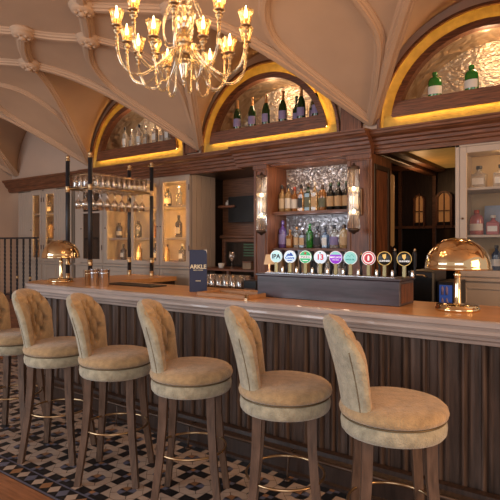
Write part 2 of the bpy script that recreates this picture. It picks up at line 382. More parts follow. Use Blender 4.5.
# floors
fl = MB(); fl.box(-9, 3, -3, 9, -.06, -.012); floor = struct(fl.build('floor', 'grout'))
pl = MB()
def planks(mb, x0, x1, y0, y1, wd, ln):
    k = 0; y = y0
    while y < y1:
        x = x0-random.random()*ln
        while x < x1:
            a, b = max(x, x0), min(x+ln, x1)
            if b-a > .01: mb.box(a, b-.002, y, min(y+wd, y1)-.002, -.012, random.uniform(-.0006, .0006))
            x += ln
        y += wd
planks(pl, -9, 3, 1.56, 1.736, .173, 1.8); planks(pl, -9, -6.5, 1.69, 6, .12, 1.2)
# herringbone towards the viewer
wd, ln = .09, .36
hb = MB()
c45 = sqrt(.5)
def hbplank(u, v, du, dv):
    pts = [(u, v), (u+du, v), (u+du, v+dv), (u, v+dv)]
    P = [((a-b)*c45-4.0, (a+b)*c45-3.2) for a, b in pts]
    if min(p[1] for p in P) > 1.55 or min(p[1] for p in P) < -1.5 or min(p[0] for p in P) < -8.4 or max(p[0] for p in P) > 3: return
    Q = []
    for i in range(4):
        (ax, ay), (bx, by) = P[i], P[(i+1) % 4]
        if ay <= 1.558: Q.append((ax, ay))
        if (ay-1.558)*(by-1.558) < 0: k = (1.558-ay)/(by-ay); Q.append((ax+(bx-ax)*k, 1.558))
    n = len(Q); z = random.uniform(-.0008, 0)
    if n > 2: hb.add([(x, y, z) for x, y in Q]+[(x, y, -.012) for x, y in Q], [list(range(n))]+[(i, i+n, (i+1) % n+n, (i+1) % n) for i in range(n)])
e = .0015
for s_ in range(-12, 30):
    for t_ in range(-40, 90):
        bu = t_*wd+s_*ln; bv = t_*wd-s_*ln
        hbplank(bu+e, bv+e, ln-2*e, wd-2*e); hbplank(bu+e, bv+wd+e, wd-2*e, ln-2*e)
pl.build('plank_border', 'plank', floor); hb.build('herringbone_blocks', 'plank', floor)
mt = MB()   # mosaic tiles: 0 light 1 black 2 blue 3 tan
P0x, P0y, PC = -3.135, 1.905, .29
def tile(pts, mi, z=0.0):
    cx = sum(p[0] for p in pts)/len(pts); cy = sum(p[1] for p in pts)/len(pts)
    q = [(cx+(x-cx)*.955, cy+(y-cy)*.955, z) for x, y in pts]; mt.add(q, [list(range(len(q)))], mi)
def cell(ox, oy, ymax):
    if oy+PC > ymax+.01: return
    w_ = .066; hw = w_/2; a = ox+hw; b = oy+hw; L_ = PC-w_
    # corner block
    for (sx, sy, mi) in ((0, 0, 2), (1, 0, 1), (0, 1, 3), (1, 1, 2)):
        tile([(ox-hw+sx*hw, oy-hw+sy*hw), (ox+sx*hw, oy-hw+sy*hw), (ox+sx*hw, oy+sy*hw), (ox-hw+sx*hw, oy+sy*hw)], mi)
    t3_ = L_/10; SG = ((0, .4, 1), (.4, .6, 0), (.6, 1, 1))
    # strips: black squares with a light pointed hexagon tip between them
    for q0, q1, mi in SG:
        q0 *= L_; q1 *= L_
        tile([(a+q0, oy-hw), (a+q1, oy-hw), (a+q1, oy+hw), (a+q0, oy+hw)], mi)
        tile([(ox-hw, b+q0), (ox+hw, b+q0), (ox+hw, b+q1), (ox-hw, b+q1)], mi)
    cx, cy = ox+PC/2, oy+PC/2; h = L_/2; c3 = .043; t3 = t3_
    # four light elongated hexagons, four dark corner triangles, centre star
    def R(p, k):
        x, y = p
        for _ in range(k): x, y = -y, x
        return (cx+x, cy+y)
    for k in range(4):
        tile([R(p, k) for p in ((-t3, h), (t3, h), (h*.62, h*.62), (c3, .0+c3*1.0), (0, c3*1.25), (-c3, c3), (-h*.62, h*.62))], 0)
        tile([R(p, k) for p in ((t3, h), (h, h), (h, t3), (h*.62, h*.62))], 0 if k % 2 else 0)
        tile([R(p, k) for p in ((0, 0), (c3*.2, c3*1.25), (c3, c3), (c3*1.25, c3*.2))], (2, 3, 2, 1)[k], .0004)
for i in range(-11, 15):
    for j in range(0, 4): cell(P0x+i*PC, P0y+j*PC, 3.2)
for i in range(-11, -6):
    for j in range(4, 9): cell(P0x+i*PC, P0y+j*PC, 9)
# border
yb0, yb1 = 1.755, 1.860; x = -6.4
mt.add([(-6.5, 1.862, 0), (1.3, 1.862, 0), (1.3, 1.876, 0), (-6.5, 1.876, 0)], [(0, 1, 2, 3)], 2)
mt.add([(-6.5, 1.738, 0), (1.3, 1.738, 0), (1.3, 1.753, 0), (-6.5, 1.753, 0)], [(0, 1, 2, 3)], 2)
k = 0
while x < 1.3:
    ym = (yb0+yb1)/2; wd_ = .085; x1 = x+wd_
    tile([(x, ym), (x+wd_/2, yb0), (x1, ym), (x+wd_/2, yb1)], (0, 3, 0, 2)[k % 4])
    tile([(x+wd_/2, yb1), (x1, ym), (x1+wd_/2, yb1)], 1); tile([(x+wd_/2, yb0), (x1, ym), (x1+wd_/2, yb0)], 1)
    x = x1; k += 1
mt.build('mosaic_tiles', ['tile_light', 'tile_black', 'tile_blue', 'tile_tan'], floor)
# raised platform at the far left with its balustrade
pf = MB(); pf.box(-8.4, -6.45, 3.95, 4.6, 0, .62); pf.box(-8.4, -6.42, 3.92, 4.6, .62, .66); struct(pf.build('floor_platform', 'wood_x'))
# walls of the recess behind the bar and dark room beyond
rm = MB()
rm.box(-4.3, -3.20, 5.30, 5.34, 0, 2.6)
rm.box(-3.24, -3.20, 4.66, 5.34, 0, 2.6)
struct(rm.build('wall_recess', 'wood'))
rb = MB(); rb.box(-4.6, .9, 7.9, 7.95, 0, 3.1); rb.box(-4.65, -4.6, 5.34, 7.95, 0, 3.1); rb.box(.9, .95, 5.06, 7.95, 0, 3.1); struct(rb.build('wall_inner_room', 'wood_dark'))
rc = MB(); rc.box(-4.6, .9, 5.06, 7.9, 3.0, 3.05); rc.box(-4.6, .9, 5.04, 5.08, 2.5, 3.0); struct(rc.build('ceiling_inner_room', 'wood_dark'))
soff = MB(); soff.box(-6.6, -3.2, 4.60, 5.34, 2.345, 2.36); soff.box(-3.2, 1.6, 4.60, 4.66, 2.345, 2.36); soff.box(-3.2, 1.6, 4.66, 5.06, 2.50, 2.56); struct(soff.build('trim_6', 'wood_dark'))

# ================================================================ THE BAR
BX0, BY = -5.08, 2.80          # left end and front line of the worktop
def front_path(off, step=.0):
    """front outline offset outwards by off (negative = inwards), from right to left end then back towards the wall"""
    R = .36; pts = []; x = 1.4
    cx, cy = BX0+R, BY+R; rr = R+off
    arc = [(cx-rr*sin(a), cy-rr*cos(a)) for a in [pi/2*i/12 for i in range(13)]]
    P = [(1.4, BY-off)]+arc+[(BX0-off, 4.42)]
    if not step: return P
    out = []
    for (ax, ay), (bx, by) in zip(P, P[1:]):
        L_ = hypot(bx-ax, by-ay); n = max(1, int(L_/step))
        for i in range(n): out.append((ax+(bx-ax)*i/n, ay+(by-ay)*i/n))
    out.append(P[-1]); return out
def bar_band(name, prof, mat, parent):
    rows = []
    for off, z in prof: rows.append([(x, y, z) for x, y in front_path(off)])
    return MB().grid(rows, 0, False).build(name, mat, parent)
bar = thing('bar_counter', 'long bar counter with pale stone top over dark reeded wooden front', 'bar counter', (0, 0, 0))
PF = [(-.02, 1.10), (-.006, 1.097), (0, 1.09), (0, 1.068), (-.008, 1.062), (-.012, 1.050), (-.006, 1.044), (-.004, 1.030), (-.012, 1.018), (-.03, 1.012), (-.034, .996), (-.05, .985), (-.055, .968), (-.075, .962), (-.12, .962)]
ct = MB(); rows = [[(x, y, z) for x, y in front_path(off)] for off, z in PF]; ct.grid(rows, 0, False)
ct.build('edge_moulding', 'counter_stone', bar); ct = MB()
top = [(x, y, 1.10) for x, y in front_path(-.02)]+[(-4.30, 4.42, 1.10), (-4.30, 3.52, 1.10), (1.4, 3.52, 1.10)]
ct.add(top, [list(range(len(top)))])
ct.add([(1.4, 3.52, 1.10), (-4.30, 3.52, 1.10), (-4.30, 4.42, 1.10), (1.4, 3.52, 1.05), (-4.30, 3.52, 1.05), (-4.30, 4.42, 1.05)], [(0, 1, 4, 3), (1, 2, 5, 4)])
ct.build('countertop', 'counter_stone_warm_lit', bar)
# reeded front: flat boards between half-round reeds
fp = front_path(-.105, .008); s_ = 0; base = []; prev = fp[0]; lst = [.10, .125, .085, .11, .14, .095]; marks = []; q = 0; kk = 0
while q < 9.0: marks.append((q, lst[kk % 6])); q += lst[kk % 6]; kk += 1
rows0, rows1 = [], []; mi = 0
for i, p in enumerate(fp):
    if i: s_ += hypot(p[0]-prev[0], p[1]-prev[1])
    prev = p
    while mi+1 < len(marks) and marks[mi+1][0] <= s_: mi += 1
    u = s_-marks[mi][0]; wdt = marks[mi][1]; d = 0
    if u < .03: d = .028*sqrt(max(0, 1-((u-.015)/.015)**2))
    elif wdt > .09 and u > wdt-.034 and u < wdt-.012: d = .014*sqrt(max(0, 1-((u-wdt+.023)/.011)**2))
    elif u > .036 and u < wdt-.01: d = .008
    a = fp[max(i-1, 0)]; b = fp[min(i+1, len(fp)-1)]; tx, ty = b[0]-a[0], b[1]-a[1]; l = hypot(tx, ty) or 1
    nx, ny = ty/l, -tx/l
    if ny > 0 or (abs(ny) < .1 and nx > 0): nx, ny = -nx, -ny
    base.append((p[0]+nx*d, p[1]+ny*d))
MB().grid([[(x, y, .14) for x, y in base], [(x, y, .965) for x, y in base]], 0, False).build('reeded_front', 'reed_wood', bar)
bar_band('plinth', [(-.075, .20), (-.045, .19), (-.04, .165), (-.02, .15), (-.02, .03), (.0, .02), (.0, -.0)], 'wood_dark', bar)
b_ = MB(); b_.box(-4.3, 1.4, 3.46, 3.50, 0, 1.05); b_.box(-4.35, -4.31, 3.5, 4.4, 0, 1.05); b_.box(-5.0, -4.33, 4.36, 4.40, 0, 1.05); b_.build('inner_face', 'wood_dark', bar)
fr = thing('foot_rail', 'thin brass foot rail on brackets along the foot of the bar', 'foot rail', (0, 0, 0))
pth = front_path(.05); MB().tube([(x, y, .17) for x, y in pth[:-1]], .011, 8).build('rail', 'bronze', fr)
for x in (-4.4, -3.35, -2.55, -1.7, -.85, 0):
    MB().tube([(x, BY-.05, .17), (x, BY-.05, .10), (x, BY-.06, .05), (x, BY-.06, .0)], .007, 7).lathe([(.0, .0), (.024, 0), (.022, .008), (.01, .012), (0, .012)], 12, (x, BY-.06, 0)).tube([(x, BY-.05, .17), (x, BY+.02, .17)], .006, 6).build('bracket', 'bronze', fr)

# ================================================================ STOOLS
def make_stool():
    t = thing('bar_stool', 'x', 'bar stool', (0, 0, 0), 0, 'velvet bar stools in front of the counter')
    m = MB(); m.lathe([(0, .650), (.20, .650), (.220, .657), (.230, .670), (.233, .695), (.230, .716), (.222, .727), (0, .73)], 48); m.build('seat_base', 'velvet', t)
    m = MB(); m.lathe([(0, .728), (.220, .73), (.235, .740), (.240, .757), (.235, .775), (.218, .79), (.18, .801), (.10, .808), (0, .81)], 48); cu = m.build('seat_cushion', 'velvet_warm_lit', t)
    m = MB(); m.tube([(.226*cos(a), .226*sin(a), .7285) for a in [2*pi*i/48 for i in range(48)]], .004, 6, closed=True); m.build('piping', 'nail', cu)
    # curved buttoned backrest, behind the seat (local -X)
    NA, NH = 76, 60; z0 = .722
    btn = []
    for r_, zz in enumerate((.86, .945, 1.03, 1.10)):
        for a in ((-.44, 0, .44) if r_ % 2 == 0 else (-.66, -.22, .22, .66)): btn.append((a, zz))
    def top(a): return 1.172-.16*abs(a)**3.4-.01*abs(a)
    def pt(a, h, side):
        zt = top(a); z = z0+(zt-z0)*h; lean = .088*((z-z0)/.45)**1.3
        m_ = max(0, 1-abs(a)**7)**.5*max(0, 1-h**12)**.5
        th = (.026+.024*h**3)*m_
        rmid = .198+lean
        r = rmid+(th if side > 0 else -th*1.15)
        if side < 0:
            d = 0
            for ba, bz in btn:
                dd = ((a-ba)*.19)**2+(z-bz)**2; d += .040*math.exp(-dd/.00034)
                # pleats run diagonally between buttons
            for ba, bz in btn:
                for ca, cz in btn:
                    if cz > bz and abs(cz-bz) < .1 and .1 < abs(ca-ba) < .3:
                        ax, ay, bx, by, px, py = ba*.19, bz, ca*.19, cz, a*.19, z
                        L2 = (bx-ax)**2+(by-ay)**2; tt = ((px-ax)*(bx-ax)+(py-ay)*(by-ay))/L2
                        if 0 < tt < 1:
                            dd = (px-ax-(bx-ax)*tt)**2+(py-ay-(by-ay)*tt)**2; d += .022*math.exp(-dd/.00007)
            r += min(d, .046)-.018*m_
        ph = pi+a*radians(55)*(1-.06*h)
        return (r*cos(ph), r*sin(ph), z)
    m = MB()
    m.grid([[pt(-1+2*i/NA, j/NH, 1) for j in range(NH+1)] for i in range(NA+1)], 0)
    m.grid([[pt(-1+2*i/NA, j/NH, -1) for j in range(NH+1)] for i in range(NA+1)], 1)
    m.grid([[pt(-1+2*i/NA, 0, 1), pt(-1+2*i/NA, 0, -1)] for i in range(NA+1)], 0)
    bk = m.build('backrest', ['velvet', 'velvet_warm_lit'], t)
    m = MB()
    for a, z in btn:
        h = (z-z0)/(top(a)-z0); p = Vector(pt(a, h, -1)); m.lathe([(0, -.006), (.006, -.004), (.008, 0), (.006, .004), (0, .006)], 8, tuple(p))
    m.build('buttons', 'velvet_warm_lit', bk)
    for a in (-.80, .80):
        m = MB()
        for i in range(44):
            p = pt(a, .10+.76*i/43, 1); m.lathe([(0, -.0045), (.0042, 0), (0, .0045)], 6, p)
        m.build('nail_trim', 'nail', bk)
    for sx in (-1, 1):
        for sy in (-1, 1):
            m = MB(); rows = []
            for zz, c, hw in ((.66, .132, .023), (.50, .136, .022), (.30, .150, .020), (.12, .170, .0185), (0, .184, .018)):
                rows.append([(sx*c+a*hw, sy*c+b*hw, zz) for a, b in ((-1, -1), (1, -1), (1, 1), (-1, 1), (-1, -1))])
            m.grid(rows, 0, False); m.add(rows[-1][:4], [(0, 1, 2, 3)]); m.build('leg', 'stool_leg_wood', t)
    m = MB(); m.tube([(.200*cos(a), .200*sin(a), .325) for a in [2*pi*i/48 for i in range(48)]], .007, 8, closed=True); m.build('foot_ring', 'aged_brass', t)
    return t
st0 = make_stool()
stools = [((-3.87, 2.16), 32, 'leftmost velvet bar stool, cut off by the photo edge'), ((-3.24, 2.14), 31, 'buttoned velvet bar stool second from left, its inner back facing out'),
 ((-2.65, 2.17), 32, 'third velvet bar stool from the left, before the metal cups'), ((-2.01, 2.19), 32, 'fourth velvet bar stool from the left, before the blue menu card'),
 ((-1.39, 2.22), 30, 'second nearest velvet bar stool, in front of the tap cabinet'), ((-.83, 2.24), 31, 'nearest and largest velvet bar stool at the right, before the big dome lamp')]
for i, ((x, y), a, lab) in enumerate(stools):
    if i == 0: st0.location = (x, y, 0); st0.rotation_euler.z = radians(a); st0['label'] = lab
    else: dup(st0, (x, y, 0), radians(a), lab)

# ================================================================ THINGS ON THE COUNTER
CT = 1.10
def dome_lamp(loc, lab):
    t = thing('table_lamp', lab, 'table lamp', loc, 0, 'brass dome lamps on the bar')
    MB().lathe([(0, 0), (.120, 0), (.125, .004), (.125, .018), (.120, .021), (.120, .034), (.116, .038), (.03, .040), (0, .040)], 48).build('base', 'brass', t)
    MB().lathe([(.0, .03), (.030, .031), (.026, .04), (.0205, .05), (.0185, .19), (.020, .20), (.022, .205), (.022, .222), (.016, .226), (.013, .25), (.0, .29)], 24).build('stem', 'brass', t)
    pr = [(.182, .245), (.188, .247), (.1885, .256)]+[(.185*cos(a), .262+.170*sin(a)) for a in [pi/2*i/14 for i in range(15)]]
    inn = [(max(r-.004, 0), z-.004) for r, z in pr[::-1][:-3]]
    MB().lathe(pr[:-1]+[(0, .432)]+inn+[(.182, .245)], 56).build('lamp_shade', 'brass', t)
    MB().lathe([(0, .28), (.02, .285), (.03, .31), (.024, .34), (0, .35)], 16).build('light_bulb', 'bulb', t)
    return t
l1 = dome_lamp((-.78, 3.17, CT), 'large brass dome table lamp at the right on the bar')
dup(l1, (-4.66, 3.10, CT), 0, 'brass dome table lamp at the far left end of the bar')
mn = thing('menu_card', 'tall navy blue menu card lettered ARKLE standing on the bar', 'menu', (-2.79, 3.12, CT), radians(34))
MB().box(-.072, .072, -.004, .004, 0, .345, ch=.001).build('card', 'navy_card', mn)
text('ARKLE', .046, 'ink_cream', mn, (0, -.0045, .205), (pi/2, 0, 0)); text('BAR & LOUNGE', .011, 'ink_cream', mn, (0, -.0045, .178), (pi/2, 0, 0), 'small_lettering'); text('DRINKS', .012, 'ink_cream', mn, (0, -.0045, .09), (pi/2, 0, 0), 'small_lettering')
MB().add([(.040, -.0048, .345), (.0725, -.0048, .345), (.0725, -.0048, .31), (.066, -.0048, .337)], [(0, 1, 2, 3)]).build('corner_mount', 'white_paper', mn)
tr = thing('serving_tray', 'low wooden tray with brass corner lying on the bar beside the menu', 'tray', (-2.36, 3.02, CT), radians(0))
MB().box(-.23, .23, -.13, .13, 0, .012, ch=.003).build('tray_base', 'oak_tray', tr)
m = MB(); m.box(-.23, .23, -.135, -.122, .0, .030, ch=.003); m.box(-.23, .23, .122, .135, .0, .030, ch=.003); m.box(-.238, -.226, -.135, .135, .0, .030, ch=.003); m.box(.226, .238, -.135, .135, .0, .030, ch=.003); m.build('tray_rim', 'oak_tray', tr)
MB().box(.218, .242, -.14, -.12, .0, .034, ch=.002).build('corner_clip', 'brass', tr)
for (x, y), mt_, lab, sc in (((-4.06, 3.00), 'aged_brass', 'small dull bronze cup left of the steel cocktail tins', .9), ((-3.95, 2.98), 'steel', 'steel cocktail tin in the middle of the three cups', 1.0), ((-3.83, 3.00), 'steel', 'steel cocktail tin rightmost of the three cups', 1.0)):
    c = thing('cocktail_tin', lab, 'cup', (x, y, CT), 0, 'metal cups at the left of the bar')
    MB().lathe([(0, .001), (.036*sc, 0), (.038*sc, .004), (.046*sc, .155*sc), (.048*sc, .158*sc), (.045*sc, .158*sc), (.036*sc, .008), (0, .006)], 28).build('cup', mt_, c)
    MB().lathe_open([(.0435*sc, .115*sc), (.0465*sc, .118*sc), (.0472*sc, .128*sc), (.0447*sc, .131*sc)], n=28).build('band', mt_, c)
dm = tag(MB().box(-.33, .33, -.10, .10, 0, .010, ch=.004).build('drip_mat', 'mat_black', loc=(-3.72, 3.26, CT)), 'black rubber bar mat on the counter behind the metal cups', 'bar mat')
# glass rack
gr = thing('glass_rack', 'brass gantry with four black posts carrying glasses over the bar end', 'glass rack', (-4.77, 3.83, CT))
PX, PY = .20, .44
for sx in (-1, 1):
    for sy in (-1, 1):
        p = MB().lathe([(.0, 0), (.023, 0), (.023, 1.32), (0, 1.32)], 18, (sx*PX, sy*PY, 0)).build('post', 'black_metal', gr)
        for z0 in (.0, .16, .965): MB().lathe([(.0, z0), (.029, z0), (.029, z0+.006), (.026, z0+.012), (.026, z0+.05), (.029, z0+.056), (.029, z0+.062), (0, z0+.062)], 18, (sx*PX, sy*PY, 0)).build('brass_collar', 'aged_brass', p)
        MB().lathe([(.0, 1.31), (.027, 1.31), (.027, 1.33), (.014, 1.336), (.024, 1.35), (.022, 1.365), (0, 1.378)], 18, (sx*PX, sy*PY, 0)).build('finial', 'aged_brass', p)
m = MB()
for z, r in ((1.0, .009), (1.14, .005)):
    m.tube([(-PX, -PY, z), (PX, -PY, z), (PX, PY, z), (-PX, PY, z)], r, 8, closed=True)
for k in range(9): y = -PY+.05+k*(2*PY-.1)/8; m.tube([(-PX, y, .985), (PX, y, .985)], .004, 6)
m.build('rail', 'aged_brass', gr)
MB().box(-PX, PX, -PY, PY, 1.003, 1.009).build('glass_shelf', 'thin_glass', gr)
def glass_mesh(kind):
    if kind == 'tumbler': p = [(0, .002), (.028, 0), (.031, .006), (.036, .155), (.0345, .156), (.029, .014), (0, .012)]
    elif kind == 'pint': p = [(0, .002), (.03, 0), (.031, .01), (.042, .175), (.041, .176), (.029, .014), (0, .012)]
    elif kind == 'wine': p = [(0, .0), (.032, .001), (.03, .004), (.004, .012), (.0035, .085), (.012, .095), (.034, .125), (.037, .150), (.030, .20), (.029, .20), (.035, .150), (.032, .127), (.010, .10), (0, .099)]
    return MB().lathe(p, 18).mesh('glass', 'thin_glass')
GM = {k: glass_mesh(k) for k in ('tumbler', 'pint', 'wine')}
def glass(name, kind, loc, label, cat, group, flip=False):
    o = bpy.data.objects.new(name, GM[kind]); COL.objects.link(o); o.location = loc
    if flip: o.rotation_euler = (pi, 0, 0)
    return tag(o, label, cat, group)
for i in range(11):
    for j in range(4): glass('tumbler_glass', 'tumbler', (-4.77-.135+j*.09, 3.83-.38+i*.076, CT+1.0095), 'clear tumbler standing upright on the shelf of the brass glass rack', 'glass', 'tumblers on top of the glass rack')
for i in range(8):
    for j in range(3): glass('stemmed_glass', 'wine', (-4.77-.12+j*.12, 3.83-.36+i*.103, CT+.980), 'clear stemmed glass hanging upside down below the brass glass rack', 'glass', 'stemmed glasses hanging under the rack', True)
# tap cabinet
tc = thing('tap_cabinet', 'dark stained wooden beer tap cabinet standing on the bar', 'tap cabinet', (-1.655, 3.25, CT))
MB().box(-.545, .545, -.13, .13, 0, .158, ch=.004).build('box', 'tap_box_wood', tc); MB().box(-.555, .555, -.14, .14, .158, .176, ch=.005).build('lid', 'tap_box_wood', tc)
MB().box(.5455, .549, -.11, .11, .02, .14).build('end_panel', 'wood_upright', tc)
m = MB(); m.box(-.50, .50, -.09, .02, .176, .181, ch=.002); m.build('drip_strip', 'steel', tc)
TZ = CT+.181
badges = [(-2.08, 'badge_pale', 'with a pale badge lettered IPA, leftmost'), (-1.96, 'badge_white', 'with a pale blue badge and blue mountain mark'), (-1.83, 'badge_green', 'with a green badge and small red star'),
 (-1.71, 'badge_white', 'with a white badge and a red number 13'), (-1.59, 'badge_purple', 'with a vivid purple badge'), (-1.48, 'badge_aqua', 'with a turquoise badge'), (-1.35, 'badge_red', 'with a red and white ringed badge'),
 (-1.24, 'badge_black', 'with a black badge and gold harp, second from the right end'), (-1.11, 'badge_black', 'with a black badge and gold harp, at the right end')]
BR = .046
def disc(r, z0, z1, y, n=32): return [(r*cos(2*pi*i/n), y, r*sin(2*pi*i/n)) for i in range(n)]
for i, (x, bm_, lab) in enumerate(badges):
    t = thing('beer_tap', 'beer tap '+lab, 'beer tap', (x, 3.20, TZ), radians(12), 'beer taps on the tap cabinet')
    MB().box(-.012, .012, -.012, .012, 0, .078, ch=.004).build('column', 'tap_column', t)
    bdg = MB().add([], []); 
    bdg.lathe([(0, -.009), (BR-.003, -.009), (BR, -.006), (BR, .006), (BR-.003, .009), (0, .009)], 36); b = bdg.build('badge', bm_, t, (0, 0, .118)); b.rotation_euler = (pi/2, 0, 0)
    m = MB(); m.tube([((BR-.002)*cos(a), (BR-.002)*sin(a), .008) for a in [2*pi*k/36 for k in range(36)]], .0022, 6, closed=True); m.build('rim', 'ink_gold' if 'black' in bm_ else 'ink_white', b)
    def tx(s, size, mat, y, nm='lettering'): text(s, size, mat, b, (0, y, .0096), (0, 0, 0), nm)
    def shp(pts, mat, nm): MB().add([(px, py, .0094) for px, py in pts], [list(range(len(pts)))]).build(nm, mat, b)
    if i == 0: tx('IPA', .047, 'ink_black', 0)
    elif i == 1:
        shp([(-.03, .006), (-.012, .026), (-.004, .018), (.008, .034), (.03, .006)], 'ink_blue', 'mountain_mark'); tx('Coors', .027, 'ink_blue', -.008); shp([(-.022, -.024), (.022, -.024), (.016, -.031), (-.016, -.031)], 'ink_blue', 'stripe')
    elif i == 2:
        shp([(-.042, .011), (.042, .011), (.042, -.009), (-.042, -.009)], 'ink_white', 'band'); text('Heineken', .0175, 'ink_black', b, (0, .001, .0098), (0, 0, 0))
        shp([((.013 if k % 2 == 0 else .0055)*sin(pi*k/5), .027+(.013 if k % 2 == 0 else .0055)*cos(pi*k/5)) for k in range(10)], 'ink_red', 'star')
        shp([(-.022, -.022), (.022, -.022), (.018, -.028), (-.018, -.028)], 'ink_white', 'stripe')
    elif i == 3: tx('13', .054, 'ink_red', 0); shp([(-.005, .036), (.005, .036), (.004, .027), (-.004, .027)], 'ink_black', 'mark')
    elif i == 4: tx('MAD JACK', .0165, 'ink_white', .002); tx('APPLE LAGER', .008, 'ink_white', -.016, 'small_lettering'); shp([(.0415*cos(a), .0415*sin(a)) for a in [radians(30+120*k/14) for k in range(15)]], 'badge_aqua', 'top_segment')
    elif i == 5: tx('NECK OIL', .013, 'ink_teal', -.012); m = MB(); m.tube([(-.028, .004, .0094), (-.014, .018, .0094), (-.004, .008, .0094), (.01, .026, .0094), (.026, .006, .0094)], .0012, 5); m.build('line_drawing', 'ink_teal', b)
    elif i == 6:
        m = MB(); m.tube([(.032*cos(a), .032*sin(a), .008) for a in [2*pi*k/36 for k in range(36)]], .0045, 6, closed=True); m.build('ring', 'ink_white', b); shp([(-.006, -.016), (.006, -.016), (.006, .008), (.003, .018), (-.003, .018), (-.006, .008)], 'ink_white', 'bottle_mark')
    else:
        shp([(-.013, .026), (.011, .030), (.010, .006), (.002, -.006), (-.003, -.004), (-.012, .010)], 'ink_gold', 'harp'); tx('GUINNESS', .0145, 'ink_white', -.016)
    big = i > 6; hx = .062 if not big else .058; hy = .05
    MB().lathe([(0, 0), (.009, 0), (.009, .03), (.006, .05), (.011, .075), (.013, .12 if not big else .15), (.008, .135 if not big else .165), (0, .136 if not big else .166)], 12, (hx, hy, 0)).build('handle', 'black_metal', t)
    MB().lathe([(0, 0), (.006, .001), (.009, .008), (.006, .015), (.003, .02), (0, .022)], 12, (hx, hy, .134 if not big else .164)).build('knob', 'aged_brass', t)
    MB().lathe([(0, 0), (.010, 0), (.011, .008), (.010, .035), (.006, .045), (0, .046)], 12, (hx-.006, -.02, 0)).build('spout', 'steel', t)
fl_ = thing('mini_lamp', 'small table lamp with pale fabric shade at the left end of the taps', 'lamp', (-2.185, 3.26, CT+.176))
MB().lathe([(0, 0), (.022, 0), (.02, .006), (.006, .012), (.006, .07), (0, .07)], 16).build('base', 'white_ceramic', fl_)
MB().lathe_open([(.043, .06), (.026, .135), (.024, .135), (.041, .06)], n=28).build('lamp_shade', 'linen_shade', fl_)
point('mini_lamp_light', (-2.185, 3.26, CT+.176+.095), .25, (1, .6, .3), .01)

# ================================================================ CABINETS
Z0, Z1, SH = 1.29, 2.27, (1.57, 1.975)
def framed(mb, x0, x1, z0, z1, y0, y1, w_, ch=.003):
    mb.box(x0, x0+w_, y0, y1, z0, z1, ch=ch); mb.box(x1-w_, x1, y0, y1, z0, z1, ch=ch); mb.box(x0+w_, x1-w_, y0, y1, z0, z0+w_, ch=ch); mb.box(x0+w_, x1-w_, y0, y1, z1-w_, z1, ch=ch)
def cabinet(name, lab, x0, x1, doors, side=None, dark=(), base=0.0, led=True, bead=()):
    t = thing(name, lab, 'cabinet', (0, 0, 0)); YF, YB = 4.62, 5.08
    m = MB(); m.box(x0, x0+.03, YF, YB, base, 2.345); m.box(x1-.03, x1, YF, YB, base, 2.345); m.box(x0+.03, x1-.03, YF, YB, 2.30, 2.345); m.box(x0+.03, x1-.03, YF, YB, base, 1.22)
    # face frame between doors
    xs = [x0]+[v for d in doors for v in (d[0]-.055, d[1]+.055)]+[x1]
    for a, b in zip(xs[::2], xs[1::2]):
        if b-a > .003: m.box(a, b, YF-.02, YF+.012, 1.2, 2.345, ch=.002)
    m.box(x0, x1, YF-.02, YF+.012, 2.325, 2.347)
    m.box(x0, x1, YF-.045, YF+.012, 1.175, 1.205, ch=.006)
    if side:
        n = 5
        for k in range(n): ya = YF+.01+k*(YB-YF-.02)/n; m.box(side, side+.008, ya, ya+(YB-YF-.02)/n-.008, base+.02, 2.33, ch=.002)
    for a, b in bead:
        n = int((b-a)/.055)
        for k in range(n): xa = a+k*(b-a)/n; m.box(xa+.003, xa+(b-a)/n-.003, YF-.026, YF-.018, 1.22, 2.33, ch=.002)
    m.build('carcass', 'cabinet_paint', t)
    MB().box(x0+.03, x1-.03, YB-.02, YB, 1.2, 2.31).build('back_panel', 'cabinet_inside', t)
    for z in SH: MB().box(x0+.03, x1-.03, YF+.03, YB-.02, z-.022, z, ch=.002).build('shelf', 'cabinet_paint', t)
    MB().box(x0+.03, x1-.03, YF+.02, YB-.02, 1.22, 1.262).build('shelf', 'cabinet_paint', t)
    for k, (a, b) in enumerate(doors):
        m = MB(); framed(m, a-.052, b+.052, 1.215, 2.322, YF-.025, YF+.005, .055)
        if k in dark: m.box(a, b, YF-.02, YF, 1.93, 1.955); m.box((a+b)/2-.01, (a+b)/2+.01, YF-.02, YF, 1.27, 2.27)
        d = m.build('door', 'cabinet_paint', t)
        MB().box(a, b, YF-.012, YF-.008, 1.265, 2.272).build('pane', 'pane_glass' if k not in dark else 'dark_mirror', d)
        MB().lathe([(0, 0), (.009, .004), (.010, .012), (.004, .018), (0, .018)], 10, (0, 0, 0)).build('knob', 'bronze', d, (b+.028 if k % 2 else a-.028, YF-.035, 1.70))
        hb_ = MB()
        for z in (1.4, 2.15): hb_.box(a-.054 if k % 2 else b+.048, (a-.054 if k % 2 else b+.048)+.006, YF-.034, YF-.024, z, z+.07)
        hb_.build('hinge', 'bronze', d)
        m = MB(); framed(m, a-.052, b+.052, base+.05, 1.165, YF-.025, YF-.012, .055); m.box(a-.05, b+.05, YF-.014, YF-.004, base+.05, 1.165); m.build('lower_door', 'cabinet_paint', t)
        if led and k not in dark:
            MB().box(b+.012, b+.018, YF+.07, YF+.078, 1.28, 2.28).build('light_strip', 'led_cabinet' if led is True else led, t)
    # kick and base between lower doors
    MB().box(x0, x1, YF-.012, YF+.0, base, 1.175).build('base_front', 'cabinet_paint', t)
    return t
cabinet('glazed_cabinet', 'two-door glazed grey-beige cabinet behind the stair balustrade, farthest left', -8.12, -6.66, [(-7.69, -7.49), (-7.32, -7.10)], side=-6.66, base=.66, bead=((-8.10, -7.76), (-7.03, -6.68)), led='led_soft')
